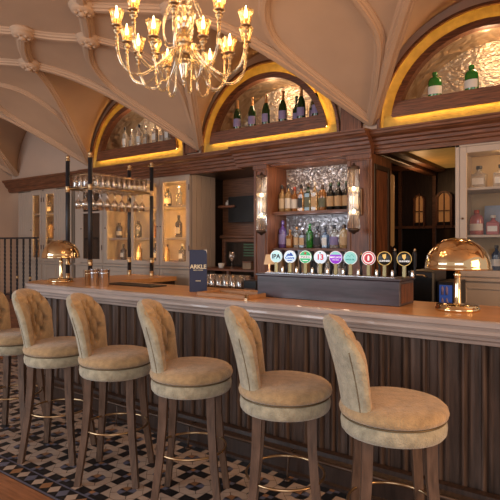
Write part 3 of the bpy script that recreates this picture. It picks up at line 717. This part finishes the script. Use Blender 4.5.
cabinet('dark_glazed_cabinet', 'narrow grey-beige cabinet with one dark glazed door behind the rack posts', -6.56, -5.90, [(-6.37, -5.98)], dark=(0,), led=False)
cabinet('bottle_cabinet', 'three-door glazed grey-beige bottle cabinet behind the glass rack, lit inside', -5.895, -4.25, [(-5.82, -5.38), (-5.27, -4.83), (-4.72, -4.31)], side=-4.25)
cabinet('corner_cabinet', 'tall glazed grey-beige cabinet at the right edge, pink bottles inside', -1.15, 1.0, [(-1.06, -.62), (-.50, -.06), (.06, .6)], led=False)
for x, e_ in ((-7.3, 1.6), (-5.5, .9), (-4.6, .9), (-.8, 1.6)): point('cabinet_glow', (x, 4.74, 2.24), e_, (1, .62, .28), .03)

# ---- bottles
def bottle(kind, loc, h, r, glass_, label_m, cap_m, lab, group, neck_m=None, lz=(.18, .45), n=20):
    t = thing('bottle' if kind != 'champagne' else 'champagne_bottle', lab, 'bottle', loc, random.uniform(-.3, .3) if kind != 'square' else random.uniform(-.05, .05), group)
    if kind == 'champagne':
        p = [(0, .012), (r*.5, .006), (r*.93, 0), (r, .01), (r, h*.44), (r*.95, h*.52), (r*.72, h*.62), (r*.42, h*.72), (r*.34, h*.80), (r*.33, h*.95), (r*.38, h*.955), (r*.38, h*.975), (0, h*.98)]
        MB().lathe(p, n).build('glass_body', glass_, t)
        MB().lathe_open([(r*.44, h*.71), (r*.37, h*.80), (r*.35, h*.93), (r*.44, h*.945), (r*.44, h*.985), (r*.3, h), (0, h)], n=n).build('foil', cap_m, t)
    elif kind == 'round':
        p = [(0, .004), (r*.9, 0), (r, .01), (r, h*.60), (r*.93, h*.66), (r*.55, h*.73), (r*.36, h*.77), (r*.33, h*.88), (0, h*.88)]
        MB().lathe(p, n).build('glass_body', glass_, t)
        MB().lathe([(0, h*.86), (r*.38, h*.86), (r*.40, h*.88), (r*.40, h*.99), (r*.36, h), (0, h)], n).build('cap', cap_m, t)
    elif kind == 'flask':   # short-necked wide bottle
        p = [(0, .004), (r*.9, 0), (r, .012), (r, h*.58), (r*.96, h*.68), (r*.75, h*.78), (r*.36, h*.83), (r*.34, h*.88), (0, h*.88)]
        MB().lathe(p, n, sy=.75).build('glass_body', glass_, t)
        MB().lathe([(0, h*.85), (r*.40, h*.85), (r*.42, h*.88), (r*.42, h*.98), (r*.36, h), (0, h)], n).build('cap', cap_m, t)
    else:
        m = MB(); m.box(-r, r, -r*.8, r*.8, 0, h*.66, ch=.008); m.lathe([(r*.7, h*.655), (r*.62, h*.70), (r*.33, h*.76), (r*.31, h*.88), (0, h*.88)], n); m.build('glass_body', glass_, t)
        MB().lathe([(0, h*.86), (r*.40, h*.86), (r*.42, h*.88), (r*.42, h*.98), (r*.38, h), (0, h)], n).build('cap', cap_m, t)
    if label_m:
        a0, a1 = h*lz[0], h*lz[1]
        if kind == 'square': MB().box(-r*.78, r*.78, -r*.8-.0015, -r*.8-.0003, a0, a1).build('paper_label', label_m, t)
        else:
            sy = .75 if kind == 'flask' else 1; rows = [[((r+.0012)*cos(a), (r+.0012)*sin(a)*sy, z) for z in (a0, a1)] for a in [-pi/2+radians(-75+150*i/12) for i in range(13)]]
            MB().grid(rows).build('paper_label', label_m, t)
    if neck_m: MB().lathe_open([(r*.45, h*.70), (r*.40, h*.76), (r*.40, h*.78)], n=n).build('neck_label', neck_m, t)
    return t
NZ = SPR+.2205
# left arch: clear bottles
for i, (x, y, hh, k) in enumerate([(-5.55, 4.69, .30, 'round'), (-5.53, 4.79, .29, 'square'), (-5.26, 4.69, .30, 'round'), (-5.23, 4.79, .28, 'square'), (-4.95, 4.69, .29, 'square'), (-4.94, 4.80, .29, 'round'), (-4.72, 4.69, .28, 'square'), (-4.69, 4.79, .29, 'round')]):
    bottle(k, (x, y, NZ), hh, .036, 'clear_glass', 'white_paper', 'black_paper' if k == 'round' else 'steel', ['clear bottle with pale label, left end of the left arch niche', 'clear bottle half behind the first one in the left arch niche', 'clear bottle with dark cap, front of the second pair in the left arch', 'clear bottle at the back of the second pair in the left arch', 'clear squared bottle in front in the third pair of the left arch', 'clear round bottle behind in the third pair of the left arch', 'clear squared bottle in front at the right of the left arch', 'clear bottle at the far right of the left arch, partly behind the ceiling rib'][i], 'clear bottles in the left arch niche')
lab2 = ['leftmost champagne bottle in the middle arch', 'second champagne bottle from the left in the middle arch', 'third champagne bottle from the left in the middle arch', 'fourth front champagne bottle in the middle arch, one behind it', 'fifth front champagne bottle in the middle arch, the tallest looking', 'champagne bottle at the front right of the middle arch']
for i, x in enumerate((-3.58, -3.37, -3.18, -2.96, -2.73, -2.55)): bottle('champagne', (x, 4.68, NZ), .345, .046, 'green_glass', 'lilac_paper', 'copper_foil', lab2[i], 'champagne bottles in the middle arch', lz=(.1, .36))
lab3 = ['champagne bottle in the back row behind the fourth one of the middle arch', 'champagne bottle in the back row left of the tallest looking one', 'champagne bottle in the back row behind the rightmost one', 'champagne bottle tucked at the right end of the middle arch']
for i, x in enumerate((-3.04, -2.86, -2.655, -2.46)): bottle('champagne', (x, 4.80, NZ), .30, .043, 'green_glass', 'lilac_paper', 'green_glass', lab3[i], 'champagne bottles in the middle arch', lz=(.1, .36))
bottle('flask', (-1.35, 4.70, NZ), .235, .060, 'emerald_glass', 'white_paper', 'emerald_glass', 'left green gin bottle with white label in the right arch', 'green gin bottles in the right arch', lz=(.14, .44))
bottle('flask', (-1.04, 4.70, NZ), .235, .060, 'emerald_glass', 'white_paper', 'emerald_glass', 'right green gin bottle with white label in the right arch', 'green gin bottles in the right arch', lz=(.14, .44))
# cabinet bottles
CB = 'bottles in the glazed cabinets'
for k, x, z, h, r, gl, lm, cm, lab in [
 ('flask', -4.83, SH[1], .25, .055, 'smoke_glass', 'cream_paper', 'bronze', 'dark round-shouldered bottle on the top shelf of the bottle cabinet, left'), ('round', -4.62, SH[1], .27, .04, 'clear_glass', None, 'steel', 'clear tall bottle at right on the top shelf of the bottle cabinet'),
 ('round', -4.63, SH[0], .29, .048, 'smoke_glass', 'cream_paper', 'black_paper', 'tall dark bottle with label on the middle shelf of the bottle cabinet'), ('square', -4.57, 1.262, .23, .04, 'smoke_glass', 'white_paper', 'white_ceramic', 'small dark bottle with white label on the lowest shelf by the cabinet corner'),
 ('round', -4.84, 1.262, .22, .035, 'pale_spirit', None, 'bronze', 'amber bottle on the lowest shelf of the rightmost bottle cabinet door'),
 ('flask', -5.40, SH[0], .24, .05, 'smoke_glass', 'black_paper', 'bronze', 'squat dark bottle on the middle shelf behind the rack post'), ('square', -5.10, SH[0], .25, .045, 'amber_spirit', 'cream_paper', 'bronze', 'amber bottle on the middle shelf of the centre cabinet door'), ('round', -5.38, 1.262, .24, .04, 'pale_spirit', 'cream_paper', 'bronze', 'pale bottle on the lowest shelf of the centre cabinet door'),
 ('round', -5.06, 1.262, .24, .04, 'smoke_glass', 'cream_paper', 'black_paper', 'dark bottle on the lowest shelf right of the centre cabinet door'),
 ('flask', -5.90+.03, SH[0], .22, .05, 'smoke_glass', 'cream_paper', 'bronze', 'squat bottle on the middle shelf of the leftmost bottle cabinet door'), ('square', -5.71, 1.262, .22, .038, 'smoke_glass', 'white_paper', 'black_paper', 'small dark bottle with white label low in the leftmost bottle cabinet door'),
 ('round', -7.53, SH[1], .25, .04, 'smoke_glass', 'cream_paper', 'bronze', 'small bottle on the top shelf in the farthest left cabinet'), ('flask', -7.50, SH[0], .28, .055, 'pale_spirit', None, 'bronze', 'golden decanter on the middle shelf of the farthest left cabinet'), ('square', -7.88+.1, 1.262, .22, .04, 'pale_spirit', None, 'bronze', 'golden bottle on the bottom shelf of the farthest left cabinet')]:
    bottle(k, (x if x > -5.8 or x < -6 else -5.80, 4.80, z), h, r, gl, lm, cm, lab, CB)
for k, x, y, z, h, r, gl, lm, cm, lab in [
 ('square', -1.00, 4.80, SH[1], .20, .060, 'clear_glass', 'white_paper', 'black_paper', 'squared clear bottle with white label, top left of the right-hand cabinet'), ('square', -.82, 4.80, SH[1], .20, .060, 'clear_glass', 'white_paper', 'black_paper', 'squared clear bottle with white label, top right in the right-hand cabinet'),
 ('flask', -1.02, 4.80, SH[0], .22, .058, 'pink_glass', 'white_paper', 'red_wax', 'pink gin bottle with rounded shoulders in the right-hand cabinet, left'), ('square', -.885, 4.80, SH[0], .17, .05, 'pink_glass', 'white_paper', 'white_ceramic', 'short pink bottle with white label in the right-hand cabinet, middle'), ('flask', -.745, 4.82, SH[0], .21, .05, 'pink_glass', None, 'red_wax', 'pink bottle at the right edge of the photo on the middle shelf'),
 ('round', -1.0, 4.80, 1.262, .20, .04, 'smoke_glass', 'cream_paper', 'black_paper', 'dark bottle on the lowest shelf just behind the dome lamp'), ('round', -.86, 4.80, 1.262, .22, .04, 'blue_glass', 'white_paper', 'black_paper', 'blue bottle on the lowest shelf right of the dome lamp'), ('round', -.74, 4.80, 1.262, .20, .04, 'smoke_glass', 'white_paper', 'black_paper', 'dark bottle at the right edge on the lowest shelf')]:
    bottle(k, (x, y, z), h, r, gl, lm, cm, lab, CB)
fp_ = tag(MB().box(-.19, .19, -.004, .004, 0, .27).build('blue_picture', 'blue_print', loc=(-.80, 4.93, SH[0]+.001)), 'glossy blue picture panel leaning at the back of the right-hand cabinet', 'picture'); fp_.rotation_euler.x = radians(-12)

# ================================================================ CENTRAL BACK BAR
bb = thing('back_bar', 'dark wooden back bar with hammered silver backing and shelves between pilasters', 'back bar', (0, 0, 0))
for x0, x1 in ((-3.235, -3.05), (-2.13, -1.875)):
    m = MB(); m.box(x0, x1, 4.52, 5.0, .0, 2.345, ch=.004); framed(m, x0+.02, x1-.02, 1.1, 2.30, 4.508, 4.522, .022); m.box(x0-.0, x1+.0, 4.50, 4.53, 2.29, 2.345, ch=.006); m.build('pilaster', 'wood_upright', bb)
m = MB(); framed(m, 4.56, 4.96, .2, 2.25, 0, .01, .05); 
jm = MB(); jm.v = [(-1.875+y, x, z) for x, y, z in m.v]; jm.f = m.f; jm.m = m.m; jm.sm = m.sm; jm.build('side_panel', 'wood_dark', bb)
m = MB(); m.box(-3.05, -2.13, 4.90, 4.92, 1.0, 2.345); m.build('silver_backing', 'hammered_silver', bb)
MB().box(-3.05, -2.13, 4.55, 4.9, 2.325, 2.345).build('header', 'wood_x', bb)
for z, y0 in ((1.835, 4.60), (1.445, 4.60), (1.13, 4.52)): MB().box(-3.05, -2.13, y0, 4.90, z-.03, z, ch=.003).build('shelf', 'wood_x', bb)
for x in (-2.9, -2.6, -2.3): point('shelf_light', (x, 4.60, 2.20), .9, (1, .72, .5), .05); point('shelf_light', (x, 4.60, 1.72), .8, (.75, .85, 1), .05)
bc = thing('back_counter', 'low dark back counter behind the bar beneath the bottle shelves', 'counter', (0, 0, 0))
MB().box(-4.22, -1.88, 4.10, 4.50, 0, .95).build('cupboards', 'wood_dark', bc); MB().box(-4.24, -1.86, 4.07, 4.515, .95, .98, ch=.004).build('worktop', 'wood_x', bc)
TS = 'whisky bottles on the upper shelf'
for i, (x, k, h, r, gl, lm, cm, lab) in enumerate([(-3.005, 'round', .30, .038, 'pale_spirit', 'cream_paper', 'black_paper', 'pale whisky bottle with cream label, leftmost on the upper shelf'), (-2.925, 'round', .30, .038, 'pale_spirit', 'white_paper', 'black_paper', 'whisky bottle with white label, second on the upper shelf'), (-2.845, 'round', .27, .037, 'amber_spirit', 'white_paper', 'red_wax', 'amber bottle with pale label, third on the upper shelf'), (-2.765, 'square', .29, .036, 'amber_spirit', 'black_paper', 'black_paper', 'squared whiskey bottle with black label on the upper shelf'),
  (-2.68, 'square', .30, .036, 'green_glass', 'olive_paper', 'bronze', 'dark green squared bottle on the upper shelf, left of the pink-labelled one'), (-2.60, 'square', .31, .036, 'pale_spirit', 'tan_paper', 'white_ceramic', 'bottle with tall peach label in the middle right of the upper shelf'), (-2.51, 'flask', .27, .043, 'amber_spirit', 'olive_paper', 'bronze', 'round-shouldered whisky bottle with dark label on the upper shelf'), (-2.415, 'round', .29, .042, 'dark_bottle', 'tan_paper', 'green_glass', 'dark bottle with tan label, third from right on the upper shelf'), (-2.325, 'round', .29, .042, 'dark_bottle', 'tan_paper', 'green_glass', 'dark bottle with tan label, second from right on the upper shelf'), (-2.235, 'round', .29, .042, 'dark_bottle', 'tan_paper', 'green_glass', 'dark bottle with tan label half behind the right wall light')]):
    bottle(k, (x, 4.74, 1.836), h, r, gl, lm, cm, lab, TS, lz=(.14, .5))
LS = 'bottles on the second shelf'
for i, (x, k, h, r, gl, lm, cm, lab) in enumerate([(-3.0, 'round', .30, .045, 'purple_glass', 'lilac_paper', 'purple_glass', 'tall purple bottle at the left end of the second shelf'), (-2.905, 'square', .20, .036, 'amber_spirit', 'tan_paper', 'copper_foil', 'amber squared bottle beside the purple one on the second shelf'), (-2.82, 'round', .23, .033, 'clear_glass', 'tan_paper', 'copper_foil', 'slim clear bottle with tan label on the second shelf'), (-2.745, 'square', .22, .034, 'smoke_glass', 'tan_paper', 'steel', 'grey bottle with tan label just left of the green bottle'), (-2.66, 'round', .26, .036, 'bright_green_glass', None, 'bright_green_glass', 'bright green bottle in the middle of the second shelf'),
  (-2.57, 'flask', .23, .042, 'smoke_glass', 'black_paper', 'black_paper', 'dark wide bottle right of the bright green one'), (-2.475, 'square', .22, .034, 'blue_glass', 'white_paper', 'black_paper', 'bluish squared bottle on the second shelf'), (-2.375, 'flask', .24, .046, 'clear_glass', 'lilac_paper', 'black_paper', 'clear wide bottle with grey label second from right on the second shelf'), (-2.265, 'flask', .24, .05, 'pale_spirit', 'tan_paper', 'bronze', 'wide tan bottle at the right end of the second shelf')]):
    bottle(k, (x, 4.74, 1.446), h, r, gl, lm, cm, lab, LS, lz=(.14, .5))
for i, (x, h, lab) in enumerate([(-2.94, .30, 'small cardboard gift box at the left behind the pale tap badges'), (-2.79, .29, 'small cardboard gift box between the blue and the green tap badges'), (-2.65, .30, 'small cardboard gift box behind the green tap badge')]):
    b = thing('gift_box', lab, 'box', (x, 4.60, 1.131), .1*(i-1), 'boxes on the lowest shelf'); MB().box(-.05, .05, -.045, .045, 0, h-.07, ch=.003).build('carton', 'cork_box', b); MB().box(-.052, .052, -.047, .047, h-.07, h, ch=.003).build('lid', 'navy_card' if i == 1 else 'tap_box_wood', b)
for i, (x, lab) in enumerate([(-2.5, 'clear mixer bottle behind the number 13 badge'), (-2.40, 'clear mixer bottle behind the purple badge, left of its neighbour'), (-2.28, 'clear mixer bottle on the lowest shelf near the right pilaster')]): bottle('round', (x, 4.66, 1.131), .26, .035, 'clear_glass', 'white_paper', 'steel', lab, 'mixer bottles on the lowest shelf')
# wall lights
def sconce(x, lab, bx):
    t = thing('wall_light', lab, 'wall light', (x, 4.36, 1.60), 0, 'fluted glass wall lights')
    MB().lathe_open([(.050, .03), (.052, .035), (.052, .585), (.050, .59)], n=72, flute=.05, nf=18).build('glass_tube', 'fluted_glass', t)
    MB().lathe([(0, -.02), (.012, -.018), (.02, -.005), (.045, .005), (.054, .02), (.054, .035), (0, .036)], 28).build('end_cap', 'bronze', t); m = MB(); m.lathe([(0, .585), (.054, .585), (.054, .60), (.03, .612), (.012, .62), (.012, .635), (0, .64)], 28); m.build('end_cap', 'bronze', t)
    MB().tube([(0, 0, .03), (0, 0, .59)], .006, 8).build('core_rod', 'steel', t)
    for z in (.19, .40): MB().lathe([(0, -.022), (.011, -.014), (.014, 0), (.011, .014), (0, .022)], 14, (0, 0, z)).build('light_bulb', 'bulb', t)
    m = MB(); m.tube([(0, .050, .36), (bx, .12, .36), (bx, .135, .34), (bx, .135, .22), (bx, .12, .20), (0, .055, .20)], .009, 8); m.box(bx-.02, bx+.02, .13, .15, .16, .42, ch=.008); m.build('bracket', 'bronze', t)
    point('wall_light_glow', (x, 4.36-.09, 1.9), .5, (1, .62, .35), .05)
sconce(-3.02, 'fluted glass tube wall light on the left pilaster of the back bar', -.09); sconce(-1.985, 'fluted glass tube wall light on the right pilaster of the back bar', .0)

# ================================================================ LEFT RECESS (television, mantel, glasses)
tv = thing('television', 'switched-off black wall television in the dark recess', 'television', (-3.84, 5.18, 1.93), radians(0))
MB().box(-.26, .26, -.02, .02, -.165, .165, ch=.004).build('casing', 'machine_black', tv); MB().box(-.25, .25, -.0225, -.0205, -.155, .155).build('screen', 'screen', tv); MB().box(-.05, .05, .02, .115, -.05, .05).build('wall_bracket', 'bronze', tv)
mf = thing('panelled_mirror', 'dark panelled wood surround with a dim greenish mirror below the television', 'mirror', (-3.92, 5.28, 1.0))
m = MB(); framed(m, -.34, .30, .02, .56, -.05, .01, .05, .006); m.box(-.36, .32, -.08, .01, .56, .60, ch=.008); m.build('frame', 'wood', mf); MB().box(-.29, .25, -.02, -.01, .07, .51).build('mirror_pane', 'dark_mirror', mf)
m = MB(); [m.box(.0, .20, -.026, -.021, .33+k*.035, .35+k*.035) for k in range(5)]; m.build('green_blind_slats', 'green_blind', mf)
m = MB(); m.box(-4.24, -3.98, 5.12, 5.30, 1.955, 1.985, ch=.004); ws = tag(m.build('wall_shelf', 'wood_x'), 'short dark wooden shelf left of the television in the recess', 'shelf')
bottle('round', (-4.14, 5.2, 1.986), .07, .025, 'white_ceramic', None, 'white_ceramic', 'tiny pale jar on the short shelf left of the television', 'jar in the recess')
m = MB(); m.box(-4.24, -3.24, 4.66, 5.18, 1.17, 1.195, ch=.004); [m.box(x, x+.03, 4.68, 4.72, .98, 1.17) for x in (-4.22, -3.74, -3.28)]; m.box(-4.22, -3.27, 4.62, 5.15, .94, .98)
tag(m.build('glass_shelf_unit', 'wood_x'), 'low dark shelf unit for glasses in the recess', 'shelf')
glass('stemmed_glass', 'wine', (-3.755, 4.80, 1.196), 'single stemmed wine glass standing upright on the recess shelf', 'glass', 'wine glass on the recess shelf')
tag(MB().lathe([(0, 0), (.03, 0), (.04, .06), (.038, .06), (.028, .006), (0, .005)], 20).build('small_bowl', 'white_ceramic', loc=(-3.90, 4.78, 1.196)), 'small white cup on the recess shelf beside the wine glass', 'cup')
b = thing('wooden_caddy', 'small brown wooden caddy on the recess shelf', 'box', (-3.50, 4.80, 1.196)); MB().box(-.06, .06, -.05, .05, 0, .075, ch=.003).build('box', 'cork_box', b); MB().box(-.062, .062, -.052, .052, .075, .09, ch=.003).build('lid', 'wood', b)
for i in range(6):
    for j in range(2): glass('pint_glass', 'pint', (-3.64+i*.092, 4.20+j*.12, .981), 'clear tall beer glass in the rows on the back counter below the recess', 'glass', 'beer glasses on the back counter')
till = thing('till', 'small dark wooden till box at the right end of the beer glasses', 'till', (-3.02, 4.22, .981)); MB().box(-.08, .08, -.07, .07, 0, .14, ch=.006).build('case', 'machine_black', till); MB().box(-.07, .07, -.073, -.069, .02, .06).build('drawer', 'wood', till)

# ================================================================ RIGHT OPENING
cm = thing('coffee_machine', 'black bar appliance with brass knobs left of the big dome lamp', 'appliance', (-1.27, 4.2, .0))
MB().box(-.10, .105, -.18, .18, .0, 1.28, ch=.012).build('body', 'machine_black', cm); MB().box(-.09, .095, -.183, -.179, .80, 1.23, ch=.002).build('front_panel', 'screen', cm)
for z in (1.0, 1.07, 1.14): MB().lathe([(0, 0), (.010, .0), (.012, .01), (0, .018)], 12).build('knob', 'brass', cm, (-.085, -.19, z)).rotation_euler.x = pi/2
MB().tube([(-.05, -.19, 1.235), (-.03, -.21, 1.25), (.03, -.21, 1.25), (.05, -.19, 1.235)], .006, 8).build('handle', 'aged_brass', cm)
bf = thing('bottle_fridge', 'small bottle fridge glowing blue beside the black appliance', 'fridge', (-1.09, 4.25, .0))
MB().box(-.065, .065, -.18, .18, 0, 1.20, ch=.006).build('casing', 'machine_black', bf); MB().box(-.045, .05, -.184, -.179, .75, 1.175).build('glass_door', 'screen_blue', bf)
m = MB(); [m.lathe([(0, 0), (.010, 0), (.010, .05), (.004, .065), (0, .068)], 10, (xx, -.19, z)) for xx in (-.02, .012) for z in (.92, 1.01, 1.10)]; m.build('bottles_inside', 'lilac_paper', bf)
point('recess_fill', (-3.5, 4.75, 1.9), 2.5, (1, .62, .36), .06)  # added fill without a fixture, lifts the dark recess
# beyond the opening
m = MB(); [m.box(x, x+.05, 7.80, 7.83, 1.0, 3.0) for x in (-3.3, -2.95, -2.80, -2.28, -1.88, -1.5)]; m.box(-3.6, -1.2, 7.78, 7.83, 1.72, 1.76); struct(MB().box(-3.6, -1.2, 7.82, 7.9, 0, 1.72, ch=.01).build('trim_12', 'dark_mirror')); m.box(-3.6, -1.2, 7.76, 7.84, 2.62, 2.70); struct(m.build('trim_7', 'wood'))
for n_, (x0, x1) in enumerate(((-2.55, -2.38), (-2.22, -1.98))):
    xc, hw = (x0+x1)/2, (x1-x0)/2; N = 14; z0, zs = 1.72, 2.15
    outer = [(-hw, z0-zs)]+[(-hw*cos(pi*i/N), hw*sin(pi*i/N)) for i in range(N+1)]+[(hw, z0-zs)]
    f = MB(); f.grid([[(xc+a, 7.74, zs+b_), (xc+a*.72, 7.74, zs+b_*.8), (xc+a*.72, 7.80, zs+b_*.8)] for a, b_ in outer], 0, False); f.grid([[(xc+a, 7.82, zs+b_), (xc+a, 7.74, zs+b_)] for a, b_ in outer], 0, False); f.box(xc-.006, xc+.006, 7.75, 7.78, z0, zs+.1); f.box(x0+.02, x1-.02, 7.75, 7.78, 1.97, 1.985)
    wf = f.build('window_'+str(n_+1), 'wood_upright'); struct(wf)
    p = MB(); p.prism([(xc+a*.70, zs+b_*.78) for a, b_ in outer], 7.79, 7.80); struct(p.build('window_pane_'+str(n_+1), 'lit_amber', wf))
m = MB(); m.box(-2.50, -2.44, 6.45, 6.55, 0, 3.0, ch=.01); struct(m.build('trim_8', 'wood_upright'))
al = tag(MB().box(-2.435, -2.39, 6.47, 6.53, 1.45, 2.40, ch=.02).build('amber_lit_column', 'lit_amber'), 'tall amber-lit column seen through the dark doorway', 'lamp')  # a column, no lamp; the light on it is put in as emission
for k, (x0, x1, z) in enumerate(((-2.32, -2.20, 2.50), (-2.20, -2.08, 2.55), (-2.08, -1.2, 2.60))): struct(MB().box(x0, x1, 5.09, 7.76, z, 3.0, ch=.01).build('trim_%d' % (9+k), 'cove_gold_lit' if k > 1 else 'wood'))
point('inner_room_light', (-2.2, 6.9, 2.3), 5, (1, .55, .25), .1)

# ================================================================ BALUSTRADE
bl = thing('stair_balustrade', 'black iron balustrade with twisted spindles at the far left', 'railing', (-6.72, 4.08, .66))
m = MB(); m.box(-1.55, .03, -.02, .02, .90, .925, ch=.004); m.build('top_rail', 'black_metal', bl); MB().box(-1.55, .03, -.012, .012, .05, .07).build('bottom_rail', 'black_metal', bl)
for i in range(9):
    x = -i*.172; m = MB(); rows = []
    for k in range(61):
        z = .0+.90*k/60; a = (z-.1)*26 if .1 < z < .8 else 0
        rows.append([(x+.015*cos(a+q*pi/2+pi/4), .015*sin(a+q*pi/2+pi/4), z) for q in range(5)])
    m.grid(rows, 0, False); m.build('spindle', 'black_metal', bl)
    if i in (1, 3): MB().lathe([(0, .30), (.02, .31), (.022, .33), (.02, .35), (0, .36)], 12, (x, 0, 0)).build('basket_knuckle', 'aged_brass', bl)

# ================================================================ CHANDELIER
CX, CY, CZ = -2.08, 2.2, 2.42
ch = thing('chandelier', 'ornate crystal and brass chandelier with candle bulbs hanging over the stools', 'chandelier', (CX, CY, CZ))
top_z = g(CY)-CZ
MB().lathe([(0, top_z-.05), (.05, top_z-.04), (.07, top_z-.01), (.07, top_z+.005), (0, top_z+.006)], 24).tube([(0, 0, .70), (0, 0, top_z-.03)], .006, 6).build('ceiling_rose', 'aged_brass', ch)
MB().lathe([(0, 0), (.006, .004), (.011, .016), (.004, .028), (.014, .040), (.022, .07), (.036, .12), (.044, .155), (.030, .170), (.0, .172)], 24, flute=.06, nf=10).build('finial', 'crystal', ch)
MB().lathe([(.0, .17), (.040, .172), (.052, .185), (.056, .205), (.050, .222), (.034, .232), (.030, .24), (.046, .252), (.050, .275), (.040, .30), (0, .302)], 28).build('arm_hub', 'aged_brass', ch)
MB().lathe([(0, .30), (.030, .30), (.050, .34), (.058, .39), (.048, .44), (.028, .455), (.036, .47), (.055, .50), (.060, .54), (.048, .585), (.022, .61), (.030, .64), (.018, .69), (0, .70)], 28, flute=.05, nf=12).build('stem', 'crystal', ch)
MB().lathe([(0, .31), (.012, .31), (.012, .68), (0, .68)], 10).build('stem_core', 'brass', ch)
for z, r, n_ in ((.455, .062, 10), (.60, .055, 8), (.235, .062, 10)):
    for k in range(n_):
        a = 2*pi*k/n_; MB().lathe([(0, 0), (.005, -.012), (.007, -.03), (0, -.055)], 5, (r*cos(a), r*sin(a), z), smooth=False).build('crystal_drop', 'crystal', ch)
for k in range(8):
    a = radians(22.5+45*k); P = catmull([(.03*cos(a), .03*sin(a), .27), (.10*cos(a), .10*sin(a), .24), (.13*cos(a), .13*sin(a), .33), (.11*cos(a), .11*sin(a), .43), (.075*cos(a), .075*sin(a), .50), (.05*cos(a), .05*sin(a), .57)], 5)
    MB().tube(P, .0038, 7).build('scroll', 'crystal', ch)
def flame_m(): return MB().lathe([(0, 0), (.008, .006), (.0115, .022), (.009, .042), (.004, .062), (0, .076)], 12).mesh('flame', 'flame')
def arm(ang, R_, zc, zlow, z0, r_t=.0085):
    pts = [(.03, z0), (.07, z0+.01), (.12, z0-.05), (R_*.52, zlow+.03), (R_*.68, zlow), (R_*.86, zlow+.025), (R_*.97, zlow+.10), (R_, zc-.04), (R_, zc)]
    P = catmull([(p[0], 0, p[1]) for p in pts], 5); rot = Matrix.Rotation(ang, 3, 'Z')
    o = MB().tube([rot@p for p in P], r_t, 9).build('arm', 'crystal', ch)
    ex, ey = R_*cos(ang), R_*sin(ang)
    MB().lathe([(0, -.075), (.006, -.07), (.013, -.055), (.006, -.042), (.016, -.03), (.022, -.018), (.010, -.006), (.020, .0), (.032, .006), (.030, .010), (0, .011)], 16, (ex, ey, zc)).build('candle_collar', 'aged_brass', o)
    c = MB().lathe_open([(.010, .010), (.024, .018), (.030, .045), (.037, .075), (.043, .090), (.041, .091), (.034, .074), (.027, .046), (.020, .022)], n=36, c=(ex, ey, zc), flute=.07, nf=9).build('glass_cup', 'amber_cup', o)
    f = bpy.data.objects.new('candle_bulb', FM); COL.objects.link(f); f.parent = o; f.location = (ex, ey, zc+.046)
    MB().lathe([(0, .01), (.007, .01), (.007, .048), (0, .049)], 10, (ex, ey, zc)).build('candle_tube', 'cream_paper', o)
    MB().lathe([(0, -.135), (.004, -.125), (.009, -.11), (.004, -.095), (.006, -.088), (.003, -.078), (0, -.07)], 8, (ex, ey, zc)).build('drop', 'crystal', o)
FM = flame_m()
for k in range(10): arm(radians(36+18+36*k), .385, .305, .045, .20)
for k in range(6): arm(radians(36+60*k), .27, .195, -.01, .18, .0075)
for k in range(5): a = radians(36+72*k); point('chandelier_light', (CX+.385*cos(a), CY+.385*sin(a), CZ+.52), 3.6, (1, .62, .30), .09)
